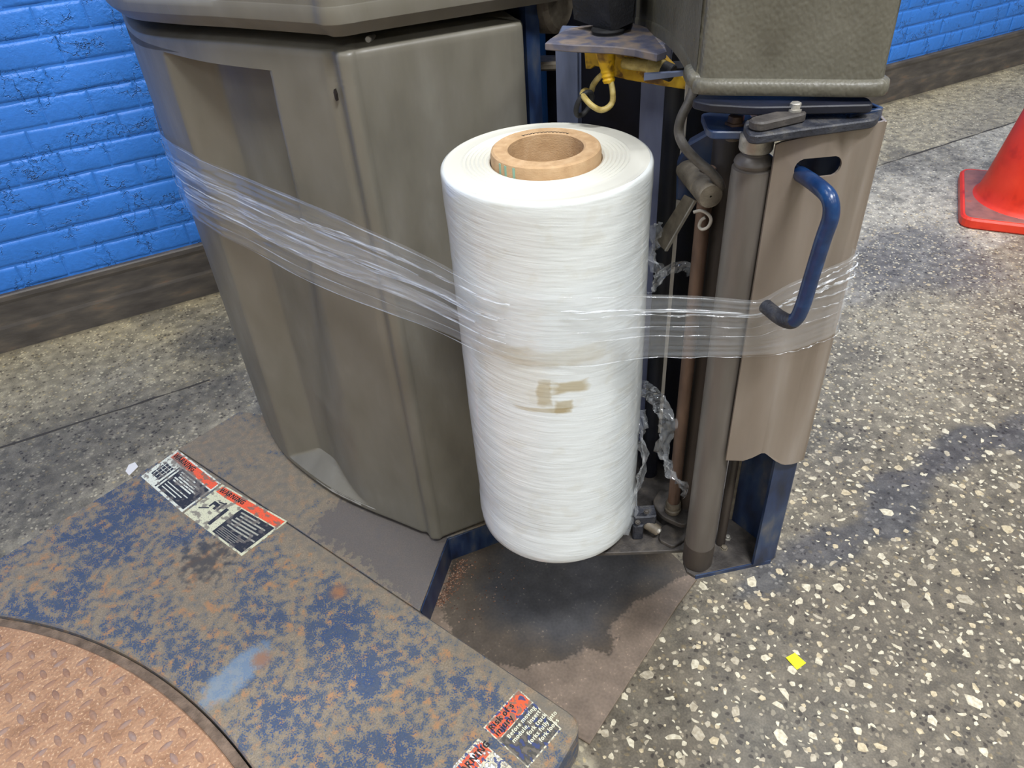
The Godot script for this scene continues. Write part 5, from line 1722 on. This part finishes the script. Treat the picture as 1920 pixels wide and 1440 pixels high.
func stretch_film() -> void:
	var run := film_run()
	var t := thing("stretch_film", Vector3(0.2, 0.585, -0.8), "clear band of stretch film pulled from the tower across the roll to the guard", "stretch film")
	var wr := noise(701, 1.0, 3)
	var s := begin()
	var rows := []
	var nv := 44
	for j in nv + 1:
		var v := float(j) / nv
		var row := PackedVector3Array()
		for i in run.size():
			var w := wr.get_noise_2d(v * 16.0, i * 0.045) * 0.0016 + wr.get_noise_2d(v * 40.0 + 50.0, i * 0.06) * 0.0006
			row.append(film_point(run, i, v, 0.0012 + w))
		rows.append(row)
	skin(s, rows, func(p, i, k): return Vector3(-0.6, 0, 1.0))
	part("film_web", s, M.film, t)
	# gathered folds, where several layers lie on each other; each runs from one height to another
	var n := float(run.size() - 1)
	# [from, to (shares of the whole run), height at either end, width, bright]
	var folds := [
		[0.19, 0.70, 0.66, 0.62, 0.20, 0], [0.22, 0.71, 0.44, 0.40, 0.22, 0], [0.21, 0.66, 0.30, 0.44, 0.10, 0], [0.12, 0.60, 0.80, 0.72, 0.06, 0],
		[0.24, 0.58, 0.70, 0.80, 0.05, 1], [0.26, 0.70, 0.52, 0.60, 0.06, 1], [0.25, 0.62, 0.40, 0.56, 0.05, 1], [0.30, 0.71, 0.34, 0.30, 0.04, 1], [0.12, 0.45, 0.70, 0.64, 0.02, 1], [0.12, 0.50, 0.52, 0.50, 0.016, 1], [0.12, 0.48, 0.36, 0.34, 0.016, 1], [0.45, 0.72, 0.80, 0.86, 0.04, 1], [0.50, 0.72, 0.50, 0.66, 0.03, 1],
		[0.08, 0.72, 0.14, 0.16, 0.008, 0], [0.05, 0.72, 0.988, 0.988, 0.012, 0], [0.05, 0.72, 0.012, 0.012, 0.010, 0],
		[0.775, 0.908, 0.80, 0.77, 0.05, 1], [0.775, 0.908, 0.70, 0.74, 0.03, 0], [0.775, 0.908, 0.50, 0.56, 0.010, 0], [0.775, 0.908, 0.36, 0.40, 0.008, 0], [0.775, 0.908, 0.988, 0.988, 0.010, 0], [0.775, 0.908, 0.012, 0.012, 0.010, 0],
		[0.908, 0.972, 0.78, 0.74, 0.045, 1], [0.91, 0.972, 0.80, 0.86, 0.028, 1], [0.912, 0.968, 0.86, 0.96, 0.012, 1], [0.908, 0.972, 0.74, 0.60, 0.016, 0], [0.908, 0.972, 0.60, 0.46, 0.008, 0], [0.908, 0.972, 0.988, 0.988, 0.010, 0], [0.908, 0.972, 0.012, 0.012, 0.010, 0], [0.908, 0.972, 0.40, 0.34, 0.006, 0]]
	for f in folds:
		s = begin()
		rows = []
		var steps := 46
		for j in 7:
			var row := PackedVector3Array()
			for k in steps + 1:
				var u := float(k) / steps
				var x := lerpf(f[0], f[1], u) * n
				var taper := pow(sin(PI * clampf(u, 0.02, 0.98)), 0.45)
				var wob := wr.get_noise_2d(u * 3.0, f[2] * 30.0 + f[0] * 10.0) * 0.02
				var v: float = lerpf(f[2], f[3], u) + wob * (1.0 if f[4] > 0.0125 else 0.25) + f[4] * taper * (j - 3) / 3.0 * 0.5
				row.append(film_point(run, x, clampf(v, 0.001, 0.999), 0.0042 + wr.get_noise_2d(v * 55.0, u * 5.0 + f[0] * 9.0) * 0.0022))
			rows.append(row)
		skin(s, rows, func(p, i, k): return Vector3(-0.6, 0, 1.0))
		part("film_fold", s, M.fold_bright if f[5] else M.fold, t)
	scraps()

# a loose twisted tail of torn film along a line
func tail(called: String, pts: PackedVector3Array, width: float, twist: float, seed_: int, label: String) -> void:
	var p := smooth_path(pts, 10)
	var nz := noise(seed_, 1.0, 3)
	var s := begin()
	var rows := []
	var n := 9
	for j in n + 1:
		var row := PackedVector3Array()
		for i in p.size():
			var d := (p[mini(i + 1, p.size() - 1)] - p[maxi(i - 1, 0)]).normalized()
			var B := frame_along(d)
			var a := twist * i / p.size() + nz.get_noise_2d(i * 0.05, 7.0) * 1.6
			var side := B.x * cos(a) + B.y * sin(a)
			var nor := d.cross(side)
			var w := width * (1.0 + 0.5 * nz.get_noise_2d(i * 0.06, 50.0))
			row.append(p[i] + side * w * (float(j) / n - 0.5) + nor * nz.get_noise_2d(j * 0.45, i * 0.1) * width * 0.3)
		rows.append(row)
	skin(s, rows, func(_p, _i, _k): return Vector3.BACK)
	var o := part(called, s, M.scrap_film)
	tag(o, label, "film scrap")

func scraps() -> void:
	tail("film_scrap", PackedVector3Array([Vector3(0.4548, 0.7895, -0.5837), Vector3(0.4509, 0.7721, -0.5805), Vector3(0.4539, 0.7501, -0.5845), Vector3(0.4595, 0.7271, -0.5801), Vector3(0.4539, 0.7062, -0.5844)]), 0.02, 1.0, 801, "crumpled clear film tuft beside the roll's upper right, by the blade")
	tail("film_scrap", PackedVector3Array([Vector3(0.4581, 0.7206, -0.5875), Vector3(0.4740, 0.7288, -0.5812), Vector3(0.4839, 0.7372, -0.5665), Vector3(0.4868, 0.7312, -0.5574)]), 0.013, 2.0, 802, "thin wisp of clear film lying across the pale strip")
	tail("film_scrap", PackedVector3Array([Vector3(0.4484, 0.5647, -0.5887), Vector3(0.4456, 0.5756, -0.5656), Vector3(0.4438, 0.5724, -0.5414), Vector3(0.4453, 0.5569, -0.5271), Vector3(0.4454, 0.5355, -0.5270), Vector3(0.4420, 0.5039, -0.5299), Vector3(0.4512, 0.4780, -0.5220), Vector3(0.4632, 0.4572, -0.5114), Vector3(0.4653, 0.4383, -0.5095)]), 0.022, 4.0, 803, "long twisted tail of clear film hanging before the brown tube")
	tail("film_scrap", PackedVector3Array([Vector3(0.4354, 0.5448, -0.5734), Vector3(0.4330, 0.5144, -0.5564), Vector3(0.4316, 0.4731, -0.5511), Vector3(0.4256, 0.4255, -0.5532), Vector3(0.4131, 0.3888, -0.5501), Vector3(0.3990, 0.3639, -0.5457)]), 0.018, 2.4, 804, "loose film edge peeling off the roll's lower right side")

func traffic_cone() -> void:
	var c := Vector3(2.500, 0, -1.258)
	var t := thing("traffic_cone", c, "red orange traffic cone with a dirty square foot on concrete", "traffic cone")
	var ax := Vector2(0.79, -0.61).normalized()
	var bx := Vector2(-ax.y, ax.x)
	var sq := PackedVector2Array()
	for e in [[-1, -1], [1, -1], [1, 1], [-1, 1]]:
		sq.append(Vector2(c.x, c.z) + ax * e[0] * 0.213 + bx * e[1] * 0.213)
	var s := begin()
	prism(s, rounded(sq, 0.045, 5), 0.0, 0.034, 0.006)
	var foot := part("cone_foot", s, M.cone, t)
	s = begin()
	prism(s, inset(rounded(sq, 0.045, 5), 0.012), 0.033, 0.0348, 0.0008)
	part("scuffed_top", s, M.cone_foot, foot, "scuffed dusty top of the foot")
	s = begin()
	lathe(s, c, Vector3.UP, [Vector2(0.030, 0.186), Vector2(0.036, 0.176), Vector2(0.048, 0.167), Vector2(0.09, 0.157), Vector2(0.75, 0.035), Vector2(0.76, 0.03), Vector2(0.76, 0.022), Vector2(0.70, 0.03)], 64)
	part("cone_body", s, M.cone, t)

func litter() -> void:
	var s := begin()
	prism(s, PackedVector2Array([Vector2(0.6651, -0.4378), Vector2(0.6843, -0.4370), Vector2(0.6866, -0.4142), Vector2(0.6649, -0.4123)]), 0.0012, 0.0019, 0.0001)
	tag(part("paper_scrap", s, M.yellow_paper), "small bright yellow paper scrap lying on the concrete floor", "scrap")
	s = begin()
	prism(s, PackedVector2Array([Vector2(-0.2823, -1.5226), Vector2(-0.2736, -1.5417), Vector2(-0.2594, -1.5433), Vector2(-0.2543, -1.5238), Vector2(-0.2645, -1.5138), Vector2(-0.2759, -1.5028)]), 0.0008, 0.003, 0.0004)
	tag(part("plastic_scrap", s, M.white_paper), "small torn white plastic scrap beside the deck's warning stickers", "scrap")
	# rust flakes swept into the corner of the low plate
	s = begin()
	for k in 4:
		var a := Vector3(cos(k * 1.6), 0.0, sin(k * 1.6))
		tri(s, a, Vector3(cos((k + 1) * 1.6), 0.0, sin((k + 1) * 1.6)), Vector3(0.1, 0.8, 0), Vector3.UP)
	s.generate_normals()
	var flake := s.commit()
	var mm := MultiMesh.new()
	mm.transform_format = MultiMesh.TRANSFORM_3D
	mm.use_colors = true
	mm.mesh = flake
	mm.instance_count = 900
	var a0 := Vector2(0.2770, -0.8995)
	var b0 := Vector2(0.1933, -0.8262)
	for k in 900:
		var u := rng.randf()
		var p := a0.lerp(b0, u) + Vector2(0.7, 0.7) * absf(rng.randfn(0.0, 0.014)) * (1.0 - 0.4 * u) + Vector2(rng.randfn(0, 0.003), rng.randfn(0, 0.003))
		if rng.randf() < 0.12: p += Vector2(rng.randf() * 0.1, rng.randf() * 0.1)
		var q := rng.randf_range(0.0006, 0.0019) * (1.6 if rng.randf() < 0.07 else 1.0)
		mm.set_instance_transform(k, Transform3D(Basis(Vector3.UP, rng.randf() * TAU).scaled(Vector3.ONE * q), Vector3(p.x, 0.0066, p.y)))
		mm.set_instance_color(k, [c8(112, 76, 56), c8(130, 94, 72), c8(92, 72, 60), c8(168, 136, 114), c8(72, 62, 56)][rng.randi() % 5].srgb_to_linear())
	var mi := MultiMeshInstance3D.new()
	mi.name = "rust_flakes"
	mi.multimesh = mm
	var fm := plain(Color.WHITE, 0.9)
	fm.vertex_color_use_as_albedo = true
	mi.material_override = fm
	add_child(mi)
	tag(mi, "reddish rust flakes swept along the inner corner of the low plate", "debris", "", "stuff")
